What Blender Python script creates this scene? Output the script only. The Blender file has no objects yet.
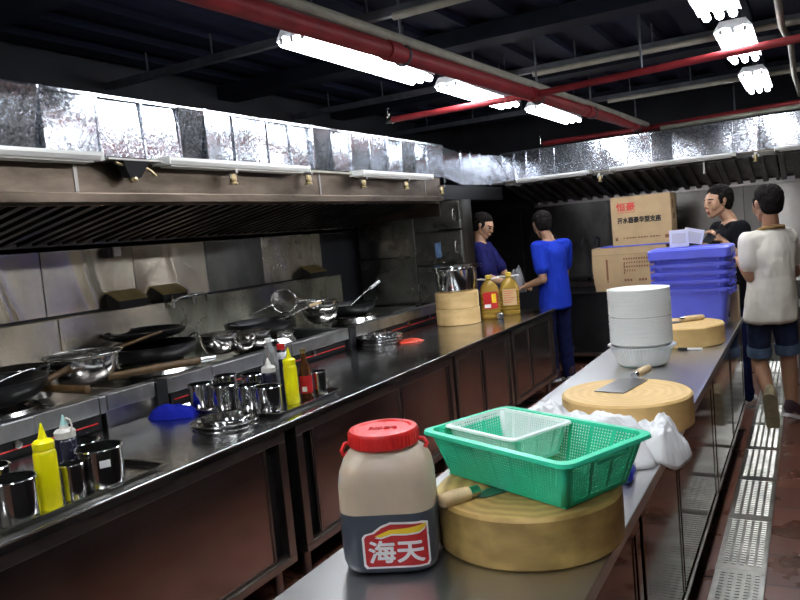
import bpy, bmesh, math, random
from mathutils import Vector, Matrix, noise
random.seed(7)
S = bpy.context.scene
COL = S.collection
PI = math.pi
D2R = math.radians

# ------------------------------------------------------------------ materials
MATS = {}
def nodes_of(name):
    m = bpy.data.materials.new(name); m.use_nodes = True
    nt = m.node_tree; b = nt.nodes['Principled BSDF']
    return m, nt, b

def mat(name, color, rough=.5, metal=0., bump=0., bscale=60., vary=0., vscale=8., trans=0., ior=1.45,
        stretch=(1, 1, 1), sss=0., emit=None, estr=0., alpha=1., rvary=0., coat=0., spec=.5, sheen=0.):
    if name in MATS: return MATS[name]
    m, nt, b = nodes_of(name)
    b.inputs['Base Color'].default_value = (*color, 1)
    b.inputs['Roughness'].default_value = rough
    b.inputs['Metallic'].default_value = metal
    b.inputs['IOR'].default_value = ior
    b.inputs['Transmission Weight'].default_value = trans
    b.inputs['Alpha'].default_value = alpha
    b.inputs['Coat Weight'].default_value = coat
    b.inputs['Specular IOR Level'].default_value = spec
    if sss:
        b.inputs['Subsurface Weight'].default_value = sss
        b.inputs['Subsurface Radius'].default_value = (.02, .01, .006)
    if emit:
        b.inputs['Emission Color'].default_value = (*emit, 1)
        b.inputs['Emission Strength'].default_value = estr
    if bump or vary or rvary:
        tc = nt.nodes.new('ShaderNodeTexCoord'); mp = nt.nodes.new('ShaderNodeMapping')
        mp.inputs['Scale'].default_value = stretch
        nt.links.new(tc.outputs['Object'], mp.inputs['Vector'])
        if bump:
            n = nt.nodes.new('ShaderNodeTexNoise'); n.inputs['Scale'].default_value = bscale
            n.inputs['Detail'].default_value = 4
            bp = nt.nodes.new('ShaderNodeBump'); bp.inputs['Strength'].default_value = bump
            bp.inputs['Distance'].default_value = .01
            nt.links.new(mp.outputs[0], n.inputs['Vector']); nt.links.new(n.outputs[0], bp.inputs['Height'])
            nt.links.new(bp.outputs[0], b.inputs['Normal'])
        if vary:
            n = nt.nodes.new('ShaderNodeTexNoise'); n.inputs['Scale'].default_value = vscale
            n.inputs['Detail'].default_value = 6; n.inputs['Roughness'].default_value = .6
            r = nt.nodes.new('ShaderNodeMix'); r.data_type = 'RGBA'
            r.inputs['A'].default_value = (*[c*(1-vary) for c in color], 1)
            r.inputs['B'].default_value = (*[min(1, c*(1+vary)) for c in color], 1)
            nt.links.new(mp.outputs[0], n.inputs['Vector']); 
            mr = nt.nodes.new('ShaderNodeMapRange'); mr.inputs[1].default_value = .3; mr.inputs[2].default_value = .7
            nt.links.new(n.outputs[0], mr.inputs[0]); nt.links.new(mr.outputs[0], r.inputs['Factor'])
            nt.links.new(r.outputs['Result'], b.inputs['Base Color'])
        if rvary:
            n = nt.nodes.new('ShaderNodeTexNoise'); n.inputs['Scale'].default_value = vscale*.7
            n.inputs['Detail'].default_value = 5
            mr = nt.nodes.new('ShaderNodeMapRange'); mr.inputs[1].default_value = .3; mr.inputs[2].default_value = .7
            mr.inputs[3].default_value = max(.02, rough-rvary); mr.inputs[4].default_value = rough+rvary
            nt.links.new(mp.outputs[0], n.inputs['Vector']); nt.links.new(n.outputs[0], mr.inputs[0])
            nt.links.new(mr.outputs[0], b.inputs['Roughness'])
    MATS[name] = m
    return m

def galvanised():
    m, nt, b = nodes_of('galvanised_sheet')
    tc = nt.nodes.new('ShaderNodeTexCoord')
    v = nt.nodes.new('ShaderNodeTexVoronoi'); v.inputs['Scale'].default_value = 85
    n = nt.nodes.new('ShaderNodeTexNoise'); n.inputs['Scale'].default_value = 9
    nt.links.new(tc.outputs['Object'], v.inputs['Vector']); nt.links.new(tc.outputs['Object'], n.inputs['Vector'])
    sp = nt.nodes.new('ShaderNodeSeparateColor'); nt.links.new(v.outputs['Color'], sp.inputs[0])
    mr = nt.nodes.new('ShaderNodeMapRange'); mr.inputs[3].default_value = .13; mr.inputs[4].default_value = .24
    nt.links.new(sp.outputs[0], mr.inputs[0]); nt.links.new(mr.outputs[0], b.inputs['Roughness'])
    mx = nt.nodes.new('ShaderNodeMix'); mx.data_type = 'RGBA'
    mx.inputs['A'].default_value = (.26, .28, .31, 1); mx.inputs['B'].default_value = (.62, .65, .70, 1)
    nt.links.new(sp.outputs[1], mx.inputs['Factor']); nt.links.new(mx.outputs['Result'], b.inputs['Base Color'])
    b.inputs['Metallic'].default_value = .95
    # each zinc crystal tilts the surface a little
    geo = nt.nodes.new('ShaderNodeNewGeometry')
    sub = nt.nodes.new('ShaderNodeVectorMath'); sub.operation = 'SUBTRACT'; sub.inputs[1].default_value = (.5, .5, .5)
    sc = nt.nodes.new('ShaderNodeVectorMath'); sc.operation = 'SCALE'; sc.inputs['Scale'].default_value = .035
    ad = nt.nodes.new('ShaderNodeVectorMath'); nm = nt.nodes.new('ShaderNodeVectorMath'); nm.operation = 'NORMALIZE'
    nt.links.new(v.outputs['Color'], sub.inputs[0]); nt.links.new(sub.outputs[0], sc.inputs[0])
    nt.links.new(sc.outputs[0], ad.inputs[0]); nt.links.new(geo.outputs['Normal'], ad.inputs[1])
    nt.links.new(ad.outputs[0], nm.inputs[0])
    bp = nt.nodes.new('ShaderNodeBump'); bp.inputs['Strength'].default_value = .10; bp.inputs['Distance'].default_value = .01
    nt.links.new(n.outputs[0], bp.inputs['Height']); nt.links.new(nm.outputs[0], bp.inputs['Normal'])
    nt.links.new(bp.outputs[0], b.inputs['Normal'])
    return m

def tiles(name, c1, c2, grout, sx, sy, rough, bump=.3):
    m, nt, b = nodes_of(name)
    tc = nt.nodes.new('ShaderNodeTexCoord')
    br = nt.nodes.new('ShaderNodeTexBrick'); br.inputs['Scale'].default_value = 1
    br.offset = 0; br.inputs['Brick Width'].default_value = sx; br.inputs['Row Height'].default_value = sy
    br.inputs['Mortar Size'].default_value = .006; br.inputs['Color1'].default_value = (*c1, 1)
    br.inputs['Color2'].default_value = (*c2, 1); br.inputs['Mortar'].default_value = (*grout, 1)
    nt.links.new(tc.outputs['Object'], br.inputs['Vector'])
    n = nt.nodes.new('ShaderNodeTexNoise'); n.inputs['Scale'].default_value = 5; n.inputs['Detail'].default_value = 6
    nt.links.new(tc.outputs['Object'], n.inputs['Vector'])
    mx = nt.nodes.new('ShaderNodeMix'); mx.data_type = 'RGBA'; mx.blend_type = 'MULTIPLY'
    mx.inputs['Factor'].default_value = .7
    cr = nt.nodes.new('ShaderNodeMapRange'); cr.inputs[1].default_value = .3; cr.inputs[2].default_value = .7
    cr.inputs[3].default_value = .45; cr.inputs[4].default_value = 1.1
    nt.links.new(n.outputs[0], cr.inputs[0])
    nt.links.new(br.outputs['Color'], mx.inputs['A']); nt.links.new(cr.outputs[0], mx.inputs['B'])
    nt.links.new(mx.outputs['Result'], b.inputs['Base Color'])
    mr = nt.nodes.new('ShaderNodeMapRange'); mr.inputs[1].default_value = .3; mr.inputs[2].default_value = .7
    mr.inputs[3].default_value = rough-.1; mr.inputs[4].default_value = rough+.15
    nt.links.new(n.outputs[0], mr.inputs[0]); nt.links.new(mr.outputs[0], b.inputs['Roughness'])
    bp = nt.nodes.new('ShaderNodeBump'); bp.inputs['Strength'].default_value = bump; bp.inputs['Distance'].default_value = .004
    bp.invert = True
    nt.links.new(br.outputs['Fac'], bp.inputs['Height']); nt.links.new(bp.outputs[0], b.inputs['Normal'])
    return m

def wood_block(name, c1, c2):
    m, nt, b = nodes_of(name)
    tc = nt.nodes.new('ShaderNodeTexCoord')
    w = nt.nodes.new('ShaderNodeTexWave'); w.wave_type = 'RINGS'; w.rings_direction = 'Z'
    w.inputs['Scale'].default_value = 9; w.inputs['Distortion'].default_value = 5; w.inputs['Detail'].default_value = 3
    w.inputs['Detail Scale'].default_value = 1.2
    n = nt.nodes.new('ShaderNodeTexNoise'); n.inputs['Scale'].default_value = 7; n.inputs['Detail'].default_value = 6
    mp = nt.nodes.new('ShaderNodeMapping'); mp.inputs['Scale'].default_value = (1, 1, 3)
    nt.links.new(tc.outputs['Object'], w.inputs['Vector']); nt.links.new(tc.outputs['Object'], mp.inputs['Vector'])
    nt.links.new(mp.outputs[0], n.inputs['Vector'])
    a = nt.nodes.new('ShaderNodeMath'); a.operation = 'MULTIPLY_ADD'; a.inputs[1].default_value = .3
    nt.links.new(w.outputs['Fac'], a.inputs[0]); nt.links.new(n.outputs[0], a.inputs[2])
    mr = nt.nodes.new('ShaderNodeMapRange'); mr.inputs[1].default_value = .35; mr.inputs[2].default_value = .95
    nt.links.new(a.outputs[0], mr.inputs[0])
    mx = nt.nodes.new('ShaderNodeMix'); mx.data_type = 'RGBA'
    mx.inputs['A'].default_value = (*c1, 1); mx.inputs['B'].default_value = (*c2, 1)
    nt.links.new(mr.outputs[0], mx.inputs['Factor']); nt.links.new(mx.outputs['Result'], b.inputs['Base Color'])
    b.inputs['Roughness'].default_value = .55
    bp = nt.nodes.new('ShaderNodeBump'); bp.inputs['Strength'].default_value = .15; bp.inputs['Distance'].default_value = .003
    nt.links.new(a.outputs[0], bp.inputs['Height']); nt.links.new(bp.outputs[0], b.inputs['Normal'])
    return m

def brushed(name, color, rough, aniso, bump, bscale, vary, vscale, stretch=(1, 1, .5)):
    """rolled steel sheet, highlights drawn out up and down"""
    m = mat(name, color, rough, 1., bump=bump, bscale=bscale, vary=vary, vscale=vscale, stretch=stretch, rvary=.04)
    b = m.node_tree.nodes['Principled BSDF']
    b.inputs['Anisotropic'].default_value = aniso; b.inputs['Anisotropic Rotation'].default_value = .25
    tg = m.node_tree.nodes.new('ShaderNodeTangent'); tg.direction_type = 'RADIAL'; tg.axis = 'Z'
    m.node_tree.links.new(tg.outputs[0], b.inputs['Tangent'])
    return m

M = dict(
    floor=tiles('brown_quarry_tiles', (.17, .062, .036), (.13, .047, .028), (.05, .03, .022), .3, .3, .3),
    galv=galvanised(),
    ceil=mat('dark_navy_ceiling_paint', (.010, .012, .028), .8, spec=.2, vary=.5, vscale=2, stretch=(4, .4, 4)),
    beam=mat('dark_grey_painted_beam', (.010, .012, .020), .8, spec=.2, vary=.5, vscale=3),
    strut=mat('zinc_strut', (.10, .105, .12), .5, .5, vary=.4, vscale=6),
    steel=mat('worktop_steel', (.46, .46, .45), .20, 1., bump=.05, bscale=3, vary=.15, vscale=3, rvary=.07),
    steel_r=mat('scuffed_worktop_steel', (.56, .56, .55), .30, 1.),
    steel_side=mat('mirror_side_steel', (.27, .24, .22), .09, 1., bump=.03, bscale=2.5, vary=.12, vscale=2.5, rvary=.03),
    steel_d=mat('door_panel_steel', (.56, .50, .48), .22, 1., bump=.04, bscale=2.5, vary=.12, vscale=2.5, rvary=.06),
    frame=mat('frame_steel', (.36, .34, .32), .30, 1., vary=.15, vscale=4),
    wall=brushed('greasy_steel_sheet', (.64, .57, .46), .25, .97, .05, 1.1, .45, 2.0),
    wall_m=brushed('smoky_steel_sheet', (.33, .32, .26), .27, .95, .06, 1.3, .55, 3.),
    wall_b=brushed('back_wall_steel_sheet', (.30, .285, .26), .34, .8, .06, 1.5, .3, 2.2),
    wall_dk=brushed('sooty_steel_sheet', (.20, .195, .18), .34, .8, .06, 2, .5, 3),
    hood=mat('hood_steel', (.16, .125, .095), .34, 1., bump=.06, bscale=4, vary=.5, vscale=4, stretch=(1, .6, 2)),
    baffle=mat('oily_baffle_steel', (.075, .07, .062), .3, .95, vary=.7, vscale=3),
    baffle_b=mat('dusty_baffle_steel', (.22, .22, .23), .42, .9, vary=.5, vscale=3),
    blade=mat('knife_blade_steel', (.34, .34, .35), .28, 1.),
    pot=mat('polished_steel', (.62, .62, .61), .11, 1., vary=.12, vscale=9),
    pot_d=mat('used_polished_steel', (.5, .49, .47), .16, 1., bump=.1, bscale=20, vary=.25, vscale=12),
    iron=mat('seasoned_black_iron', (.012, .012, .013), .32, .4, vary=.4, vscale=10),
    black=mat('matt_black_metal', (.01, .01, .011), .5, .2),
    red_line=mat('red_trim_strip', (.55, .02, .015), .4),
    rail=mat('range_front_rail', (.42, .42, .42), .34, 1., vary=.2, vscale=8),
    white_tray=mat('white_enamel_channel', (.80, .80, .76), .45),
    lamp=mat('glowing_tube', (1, 1, 1), .5, emit=(.90, .94, 1.), estr=25.),
    lamp_body=mat('white_lamp_housing', (.8, .8, .82), .5),
    red_pipe=mat('red_painted_pipe', (.24, .022, .026), .5, vary=.3, vscale=6, spec=.3),
    cream_pipe=mat('cream_conduit', (.34, .32, .26), .6, vary=.2, vscale=8, spec=.3),
    brass=mat('tarnished_brass', (.45, .36, .2), .35, 1.),
    wood_a=wood_block('wet_brown_block_wood', (.27, .165, .045), (.56, .38, .12)),
    wood_b=wood_block('pale_block_wood', (.56, .36, .13), (.76, .53, .24)),
    wood_c=wood_block('light_block_wood', (.58, .37, .13), (.72, .49, .20)),
    handle=mat('light_wood_handle', (.62, .45, .25), .5, vary=.25, vscale=20),
    handle_d=mat('dark_wood_handle', (.075, .040, .012), .5, vary=.4, vscale=14),
    green=mat('green_basket_plastic', (.03, .60, .34), .32, sss=.0),
    white_net=mat('translucent_white_plastic', (.78, .88, .82), .4),
    bag=mat('crumpled_clear_film', (.90, .90, .90), .25, trans=.08, ior=1.2, bump=.5, bscale=22),
    bowl=mat('milky_plastic', (.93, .94, .90), .22, sss=.0),
    colander=mat('white_colander_plastic', (.84, .85, .83), .35, sss=.2),
    tub=mat('blue_tub_plastic', (.12, .14, .72), .35, sss=.0, vary=.08),
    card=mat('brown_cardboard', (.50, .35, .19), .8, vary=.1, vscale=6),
    card_d=mat('darker_brown_cardboard', (.40, .27, .14), .8, vary=.1, vscale=6),  # darker brown for the carton top flaps and printed band
    tape=mat('packing_tape', (.55, .42, .25), .3),
    ink=mat('black_printing_ink', (.02, .018, .015), .7),
    ink_red=mat('red_printing_ink', (.62, .07, .05), .7),
    ink_br=mat('brown_printing_ink', (.22, .09, .04), .7),
    lid_red=mat('red_lid_plastic', (.62, .02, .018), .35),
    jar=mat('frosted_jar_plastic', (.52, .42, .31), .38, sss=.3, vary=.1, vscale=10, stretch=(1, 1, .6)),
    sauce=mat('jar_with_dark_sauce', (.055, .065, .085), .3),
    lab_red=mat('red_label_paper', (.50, .012, .015), .4),
    lab_white=mat('white_label_ink', (.85, .85, .85), .4),
    lab_yel=mat('yellow_label_ink', (.85, .60, .02), .4),
    yellow=mat('yellow_squeeze_plastic', (.80, .74, .0), .3, sss=.1),
    dark_sauce=mat('bottle_full_of_dark_sauce', (.012, .012, .03), .25, coat=.4),
    clear=mat('clear_plastic', (.75, .78, .76), .12, trans=.8, ior=1.2),
    milky=mat('cloudy_white_plastic', (.62, .60, .54), .35),
    teal=mat('teal_plastic_tip', (.35, .62, .58), .35),
    brown_glass=mat('brown_bottle_glass', (.10, .03, .01), .1, trans=.3),
    oil=mat('golden_cooking_oil', (.62, .40, .07), .08, trans=.6, ior=1.25),
    oil_cap=mat('yellow_cap', (.75, .55, .08), .4),
    cloth_blue=mat('blue_cloth', (.008, .014, .24), .9, spec=.1, bump=.3, bscale=80),
    blue_pl=mat('blue_plastic', (.006, .015, .30), .3),
    grate=mat('worn_drain_steel', (.50, .49, .44), .28, 1., bump=.15, bscale=12, vary=.3, vscale=8),
    hole=mat('dark_drain_opening', (.01, .009, .008), .6),
    dark_box=mat('black_equipment_paint', (.018, .018, .019), .35, .3, vary=.4, vscale=5),
    skin=mat('skin', (.43, .24, .145), .5, sss=.1),
    skin_d=mat('tanned_skin', (.36, .19, .11), .5, sss=.1),
    hair=mat('black_hair', (.010, .008, .007), .8, bump=.6, bscale=140, spec=.12),
    eye=mat('dark_eye', (.03, .02, .018), .3),
    lip=mat('lips', (.33, .12, .09), .5),
    shirt_w=mat('off_white_polo_cotton', (.74, .70, .61), .9, bump=.2, bscale=200, vary=.08, vscale=6, spec=.12),
    collar=mat('brown_collar', (.28, .17, .07), .9, spec=.12),
    denim=mat('dark_denim', (.022, .032, .07), .9, vary=.3, vscale=12, bump=.2, bscale=200, spec=.12),
    denim_l=mat('faded_denim_cuff', (.09, .13, .20), .9, vary=.3, vscale=15, spec=.12),
    shirt_b=mat('royal_blue_cotton', (.012, .035, .38), .9, bump=.2, bscale=150, spec=.12),
    shirt_n=mat('navy_cotton', (.014, .014, .085), .9, spec=.12),
    shirt_k=mat('black_cotton', (.006, .006, .008), .85, spec=.12),
    pants=mat('dark_navy_trousers', (.010, .014, .06), .9, vary=.5, vscale=25, spec=.12),
    shoe=mat('tan_shoe_sole', (.32, .26, .15), .7, vary=.3, vscale=40),
    shoe_d=mat('dark_maroon_shoe', (.05, .022, .03), .7),
    white=mat('white_plastic', (.75, .75, .75), .4),
    ochre=mat('greasy_ochre_paint', (.30, .23, .09), .4, .4, vary=.3, vscale=12),
    red_cloth=mat('red_packet_film', (.55, .06, .03), .35),
)

# ------------------------------------------------------------------ mesh helpers
def new_obj(name, bm, mats, parent=None, smooth=False, ang=None):
    me = bpy.data.meshes.new(name); 
    bmesh.ops.recalc_face_normals(bm, faces=bm.faces[:])
    bm.to_mesh(me); bm.free()
    if not isinstance(mats, (list, tuple)): mats = [mats]
    for m in mats: me.materials.append(M[m] if isinstance(m, str) else m)
    if smooth:
        for p in me.polygons: p.use_smooth = True
        if ang is not None:
            try: me.set_sharp_from_angle(angle=D2R(ang))
            except Exception: pass
    o = bpy.data.objects.new(name, me); COL.objects.link(o)
    if parent: o.parent = parent
    return o

def thing(name, label, cat, loc=(0, 0, 0), rz=0, group=None):
    o = bpy.data.objects.new(name, None); COL.objects.link(o)
    o.empty_display_size = .05; o.location = loc; o.rotation_euler = (0, 0, rz)
    return tag(o, label, cat, group)

def tag(o, label, cat, group=None, kind=None):
    o['label'] = label; o['category'] = cat
    if group: o['group'] = group
    if kind: o['kind'] = kind
    return o

def struct(o, label=None):
    o['kind'] = 'structure'
    return o

def dup(root, loc=None, rz=None, label=None, parent=None):
    r = root.copy(); COL.objects.link(r)
    if parent is not None: r.parent = parent
    if loc is not None: r.location = loc
    if rz is not None: r.rotation_euler = (0, 0, rz)
    if label: r['label'] = label
    for ch in list(root.children):
        c = ch.copy(); COL.objects.link(c); c.parent = r
        for g in list(ch.children):
            d = g.copy(); COL.objects.link(d); d.parent = c
    return r

def box(bm, x0, y0, z0, x1, y1, z1, mi=0, mtx=None):
    vs = [bm.verts.new((x, y, z)) for z in (z0, z1) for y in (y0, y1) for x in (x0, x1)]
    if mtx is not None:
        for v in vs: v.co = mtx @ v.co
    fs = []
    for q in ((0, 2, 3, 1), (4, 5, 7, 6), (0, 1, 5, 4), (2, 6, 7, 3), (0, 4, 6, 2), (1, 3, 7, 5)):
        f = bm.faces.new([vs[i] for i in q]); f.material_index = mi; fs.append(f)
    return fs

def boxes(name, lst, m, parent=None, bev=0., mtx=None):
    bm = bmesh.new()
    for b in lst: box(bm, *b, mtx=mtx)
    if bev:
        bmesh.ops.bevel(bm, geom=bm.edges[:], offset=bev, segments=2, profile=.5, affect='EDGES')
    return new_obj(name, bm, m, parent)

def lathe_bm(bm, prof, n=40, cx=0, cy=0, mi=0, close=False, mis=None, sx=1, sy=1, mtx=None):
    """prof: list of (r,z). r==0 makes a pole."""
    rings = []
    for r, z in prof:
        if r <= 1e-6: rings.append([bm.verts.new((cx, cy, z))])
        else: rings.append([bm.verts.new((cx+r*sx*math.cos(2*PI*k/n), cy+r*sy*math.sin(2*PI*k/n), z)) for k in range(n)])
    allv = [v for r in rings for v in r]
    if mtx is not None:
        for v in allv: v.co = mtx @ v.co
    m = len(rings)
    for i in range(m if close else m-1):
        a, b = rings[i], rings[(i+1) % m]
        for k in range(n):
            k2 = (k+1) % n
            if len(a) == 1 and len(b) == 1: continue
            if len(a) == 1: f = bm.faces.new((a[0], b[k2], b[k]))
            elif len(b) == 1: f = bm.faces.new((a[k], a[k2], b[0]))
            else: f = bm.faces.new((a[k], a[k2], b[k2], b[k]))
            f.material_index = mis[i] if mis else mi
    return rings

def lathe(name, prof, m, parent=None, n=40, ang=35, cx=0, cy=0, close=False, mis=None, sx=1, sy=1, mtx=None):
    bm = bmesh.new(); lathe_bm(bm, prof, n, cx, cy, 0, close, mis, sx, sy, mtx)
    return new_obj(name, bm, m, parent, True, ang)

def tube_bm(bm, pts, r, n=10, mi=0, closed=False, caps=True):
    pts = [Vector(p) for p in pts]; N = len(pts)
    rs = r if isinstance(r, (list, tuple)) else [r]*N
    rings = []; prev = None
    for i, p in enumerate(pts):
        if closed: t = (pts[(i+1) % N]-pts[i-1])
        else: t = (pts[min(i+1, N-1)]-pts[max(i-1, 0)])
        t.normalize()
        if prev is None:
            a = Vector((0, 0, 1)) if abs(t.z) < .9 else Vector((1, 0, 0))
            u = t.cross(a).normalized()
        else:
            u = (prev-t*prev.dot(t)); 
            u = u.normalized() if u.length > 1e-6 else t.orthogonal().normalized()
        prev = u; w = t.cross(u)
        rings.append([bm.verts.new(p+(u*math.cos(2*PI*k/n)+w*math.sin(2*PI*k/n))*rs[i]) for k in range(n)])
    for i in range(N if closed else N-1):
        a, b = rings[i], rings[(i+1) % N]
        for k in range(n):
            k2 = (k+1) % n
            f = bm.faces.new((a[k], a[k2], b[k2], b[k])); f.material_index = mi
    if caps and not closed:
        f = bm.faces.new(rings[0][::-1]); f.material_index = mi
        f = bm.faces.new(rings[-1]); f.material_index = mi

def tube(name, pts, r, m, parent=None, n=12, closed=False):
    bm = bmesh.new(); tube_bm(bm, pts, r, n, 0, closed)
    return new_obj(name, bm, m, parent, True, 50)

def rrect(hx, hy, r, n=5, cx=0, cy=0):
    r = min(r, hx*.999, hy*.999); out = []
    for (sx, sy, a0) in ((1, 1, 0), (-1, 1, 90), (-1, -1, 180), (1, -1, 270)):
        for k in range(n+1):
            a = D2R(a0+90*k/n); out.append((cx+sx*(hx-r)+r*math.cos(a), cy+sy*(hy-r)+r*math.sin(a)))
    return out

def loft_bm(bm, secs, mi=0, cap0=True, cap1=True, mis=None):
    """secs: list of lists of 3d points, same count"""
    rings = [[bm.verts.new(p) for p in s] for s in secs]
    n = len(rings[0])
    for i in range(len(rings)-1):
        a, b = rings[i], rings[i+1]
        for k in range(n):
            k2 = (k+1) % n
            f = bm.faces.new((a[k], a[k2], b[k2], b[k])); f.material_index = mis[i] if mis else mi
    if cap0: bm.faces.new(rings[0][::-1]).material_index = mis[0] if mis else mi
    if cap1: bm.faces.new(rings[-1]).material_index = mis[-1] if mis else mi
    return rings

def cyl_between(bm, a, b, r, n=12, mi=0): tube_bm(bm, [a, b], r, n, mi)

def text_mesh(name, s, size, m, parent, mtx, depth=.0006, bold=0.):
    c = bpy.data.curves.new(name, 'FONT'); c.body = s; c.size = size
    c.align_x = 'CENTER'; c.align_y = 'CENTER'; c.extrude = depth; c.offset = bold
    t = bpy.data.objects.new('tmp', c); COL.objects.link(t)
    dg = bpy.context.evaluated_depsgraph_get(); dg.update()
    me = bpy.data.meshes.new_from_object(t.evaluated_get(dg)); me.name = name
    bpy.data.objects.remove(t); bpy.data.curves.remove(c)
    me.materials.clear(); me.materials.append(M[m])
    o = bpy.data.objects.new(name, me); COL.objects.link(o)
    o.parent = parent; o.matrix_local = mtx
    return o

def embolden(o, d):
    """thicken the strokes: the lettering doubled with small shifts, one mesh"""
    bm = bmesh.new()
    for i_, (dx, dy) in enumerate(((d, 0), (-d, 0), (0, d), (0, -d), (d*.7, d*.7), (-d*.7, -d*.7), (d*.7, -d*.7), (-d*.7, d*.7), (0, 0))):
        b2 = bmesh.new(); b2.from_mesh(o.data); bmesh.ops.translate(b2, verts=b2.verts[:], vec=(dx, dy, .00006*i_))
        me = bpy.data.meshes.new('t'); b2.to_mesh(me); b2.free(); bm.from_mesh(me); bpy.data.meshes.remove(me)
    bm.to_mesh(o.data); bm.free()

def fit_text(o, w, h):
    xs = [v.co.x for v in o.data.vertices]; ys = [v.co.y for v in o.data.vertices]
    if not xs: return
    cx, cy = (min(xs)+max(xs))/2, (min(ys)+max(ys))/2
    sx, sy = w/(max(xs)-min(xs)), h/(max(ys)-min(ys))
    for v in o.data.vertices: v.co.x = (v.co.x-cx)*sx; v.co.y = (v.co.y-cy)*sy

def remeshed(bm, voxel, smooth_it=3):
    """fuse overlapping closed hulls into one continuous surface"""
    me = bpy.data.meshes.new('tmp'); bm.to_mesh(me); bm.free()
    o = bpy.data.objects.new('tmp', me); COL.objects.link(o)
    r = o.modifiers.new('r', 'REMESH'); r.mode = 'VOXEL'; r.voxel_size = voxel; r.use_smooth_shade = True
    s = o.modifiers.new('s', 'SMOOTH'); s.factor = .5; s.iterations = smooth_it
    dg = bpy.context.evaluated_depsgraph_get(); dg.update()
    res = bpy.data.meshes.new_from_object(o.evaluated_get(dg))
    bpy.data.objects.remove(o); bpy.data.meshes.remove(me)
    return res

def ell(bm, c, r, rot=None, seg=12, ring=8):
    """ellipsoid closed mesh"""
    mt = Matrix.Translation(Vector(c)) @ (rot.to_4x4() if rot else Matrix()) @ Matrix.Diagonal((*r, 1))
    bmesh.ops.create_uvsphere(bm, u_segments=seg, v_segments=ring, radius=1, matrix=mt)

def hull(bm, a, ra, b, rb, rot=None, seg=12, ring=8):
    """convex hull of two ellipsoids = tapered limb"""
    t = bmesh.new()
    ra = ra if isinstance(ra, (tuple, list)) else (ra,)*3
    rb = rb if isinstance(rb, (tuple, list)) else (rb,)*3
    ell(t, a, ra, rot, seg, ring); ell(t, b, rb, rot, seg, ring)
    res = bmesh.ops.convex_hull(t, input=t.verts[:])
    dele = [v for v in t.verts if not any(True for f in v.link_faces if f in set(res['geom']))] if False else None
    intr = [g for g in res['geom_interior'] if isinstance(g, bmesh.types.BMVert)]
    if intr: bmesh.ops.delete(t, geom=intr, context='VERTS')
    hf = set(f for f in res['geom'] if isinstance(f, bmesh.types.BMFace))
    bad = [f for f in t.faces if f not in hf]
    if bad: bmesh.ops.delete(t, geom=bad, context='FACES_ONLY')
    loose = [v for v in t.verts if not v.link_faces]
    if loose: bmesh.ops.delete(t, geom=loose, context='VERTS')
    me = bpy.data.meshes.new('t'); t.to_mesh(me); t.free(); bm.from_mesh(me); bpy.data.meshes.remove(me)

# ------------------------------------------------------------------ room shell
XL, XR, YF, YB, ZC = -4.06, 2.6, -2.6, 9.06, 2.95
struct(boxes('floor', [(XL, YF, -.1, XR, YB, 0)], 'floor'))
cl = [(XL, YF, ZC, XR, YB, ZC+.1)]
x = XL+.1
while x < XR-.1:
    cl.append((x, YF, ZC-.045, x+.14, YB, ZC)); x += .32
struct(boxes('ceiling', cl, 'ceil'))
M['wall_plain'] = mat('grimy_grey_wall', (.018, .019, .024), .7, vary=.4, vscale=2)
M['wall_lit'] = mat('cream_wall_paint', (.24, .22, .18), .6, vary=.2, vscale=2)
struct(boxes('wall_left', [(XL-.1, YF, 0, XL, YB, ZC)], 'wall_plain'))
struct(boxes('wall_back', [(XL-.1, YB, 0, XR+.1, YB+.1, ZC)], 'wall_plain'))
struct(boxes('wall_right', [(XR, YF, 0, XR+.1, YB, ZC)], 'wall_lit'))
struct(boxes('wall_front', [(XL, YF-.1, 0, XR, YF, ZC)], 'wall_lit'))

# steel sheets on the left wall: upper and lower row, slightly bowed
def sheet(name, label, p0, u, w, h, nrm, bow, seed, m='wall', group=None, th=.006):
    """p0 lower corner, u horizontal dir"""
    bm = bmesh.new(); nu, nv = 44, 10
    u = Vector(u); nrm = Vector(nrm); p0 = Vector(p0)
    rnd = random.Random(seed); ph = rnd.uniform(0, 6); tl = rnd.uniform(-1, 1)*.006; cr0 = rnd.uniform(.2, .6); crease = rnd.choice((.007, .011)) if m == 'wall' else 0.
    for side in (0, 1):
        g = []
        for j in range(nv+1):
            row = []
            for i in range(nu+1):
                a, b = i/nu, j/nv
                d = bow*(math.sin(PI*a)*(.5+.5*math.sin(2.1*b+ph))) + tl*b + crease*math.exp(-((a-cr0-.16*(1-b)**2)/.07)**2)
                row.append(bm.verts.new(p0+u*(w*a)+Vector((0, 0, h*b))+nrm*(d+th*(1-side)+.004)))
            g.append(row)
        for j in range(nv):
            for i in range(nu):
                bm.faces.new((g[j][i], g[j][i+1], g[j+1][i+1], g[j+1][i]))
        if side == 0: g0 = g
    for j in range(nv):
        for i in (0, nu): bm.faces.new((g0[j][i], g0[j+1][i], g[j+1][i], g[j][i]))
    for i in range(nu):
        for j in (0, nv): bm.faces.new((g0[j][i], g0[j][i+1], g[j][i+1], g[j][i]))
    o = new_obj(name, bm, m, None, True, 40)
    return tag(o, label, 'wall panel', group)

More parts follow.
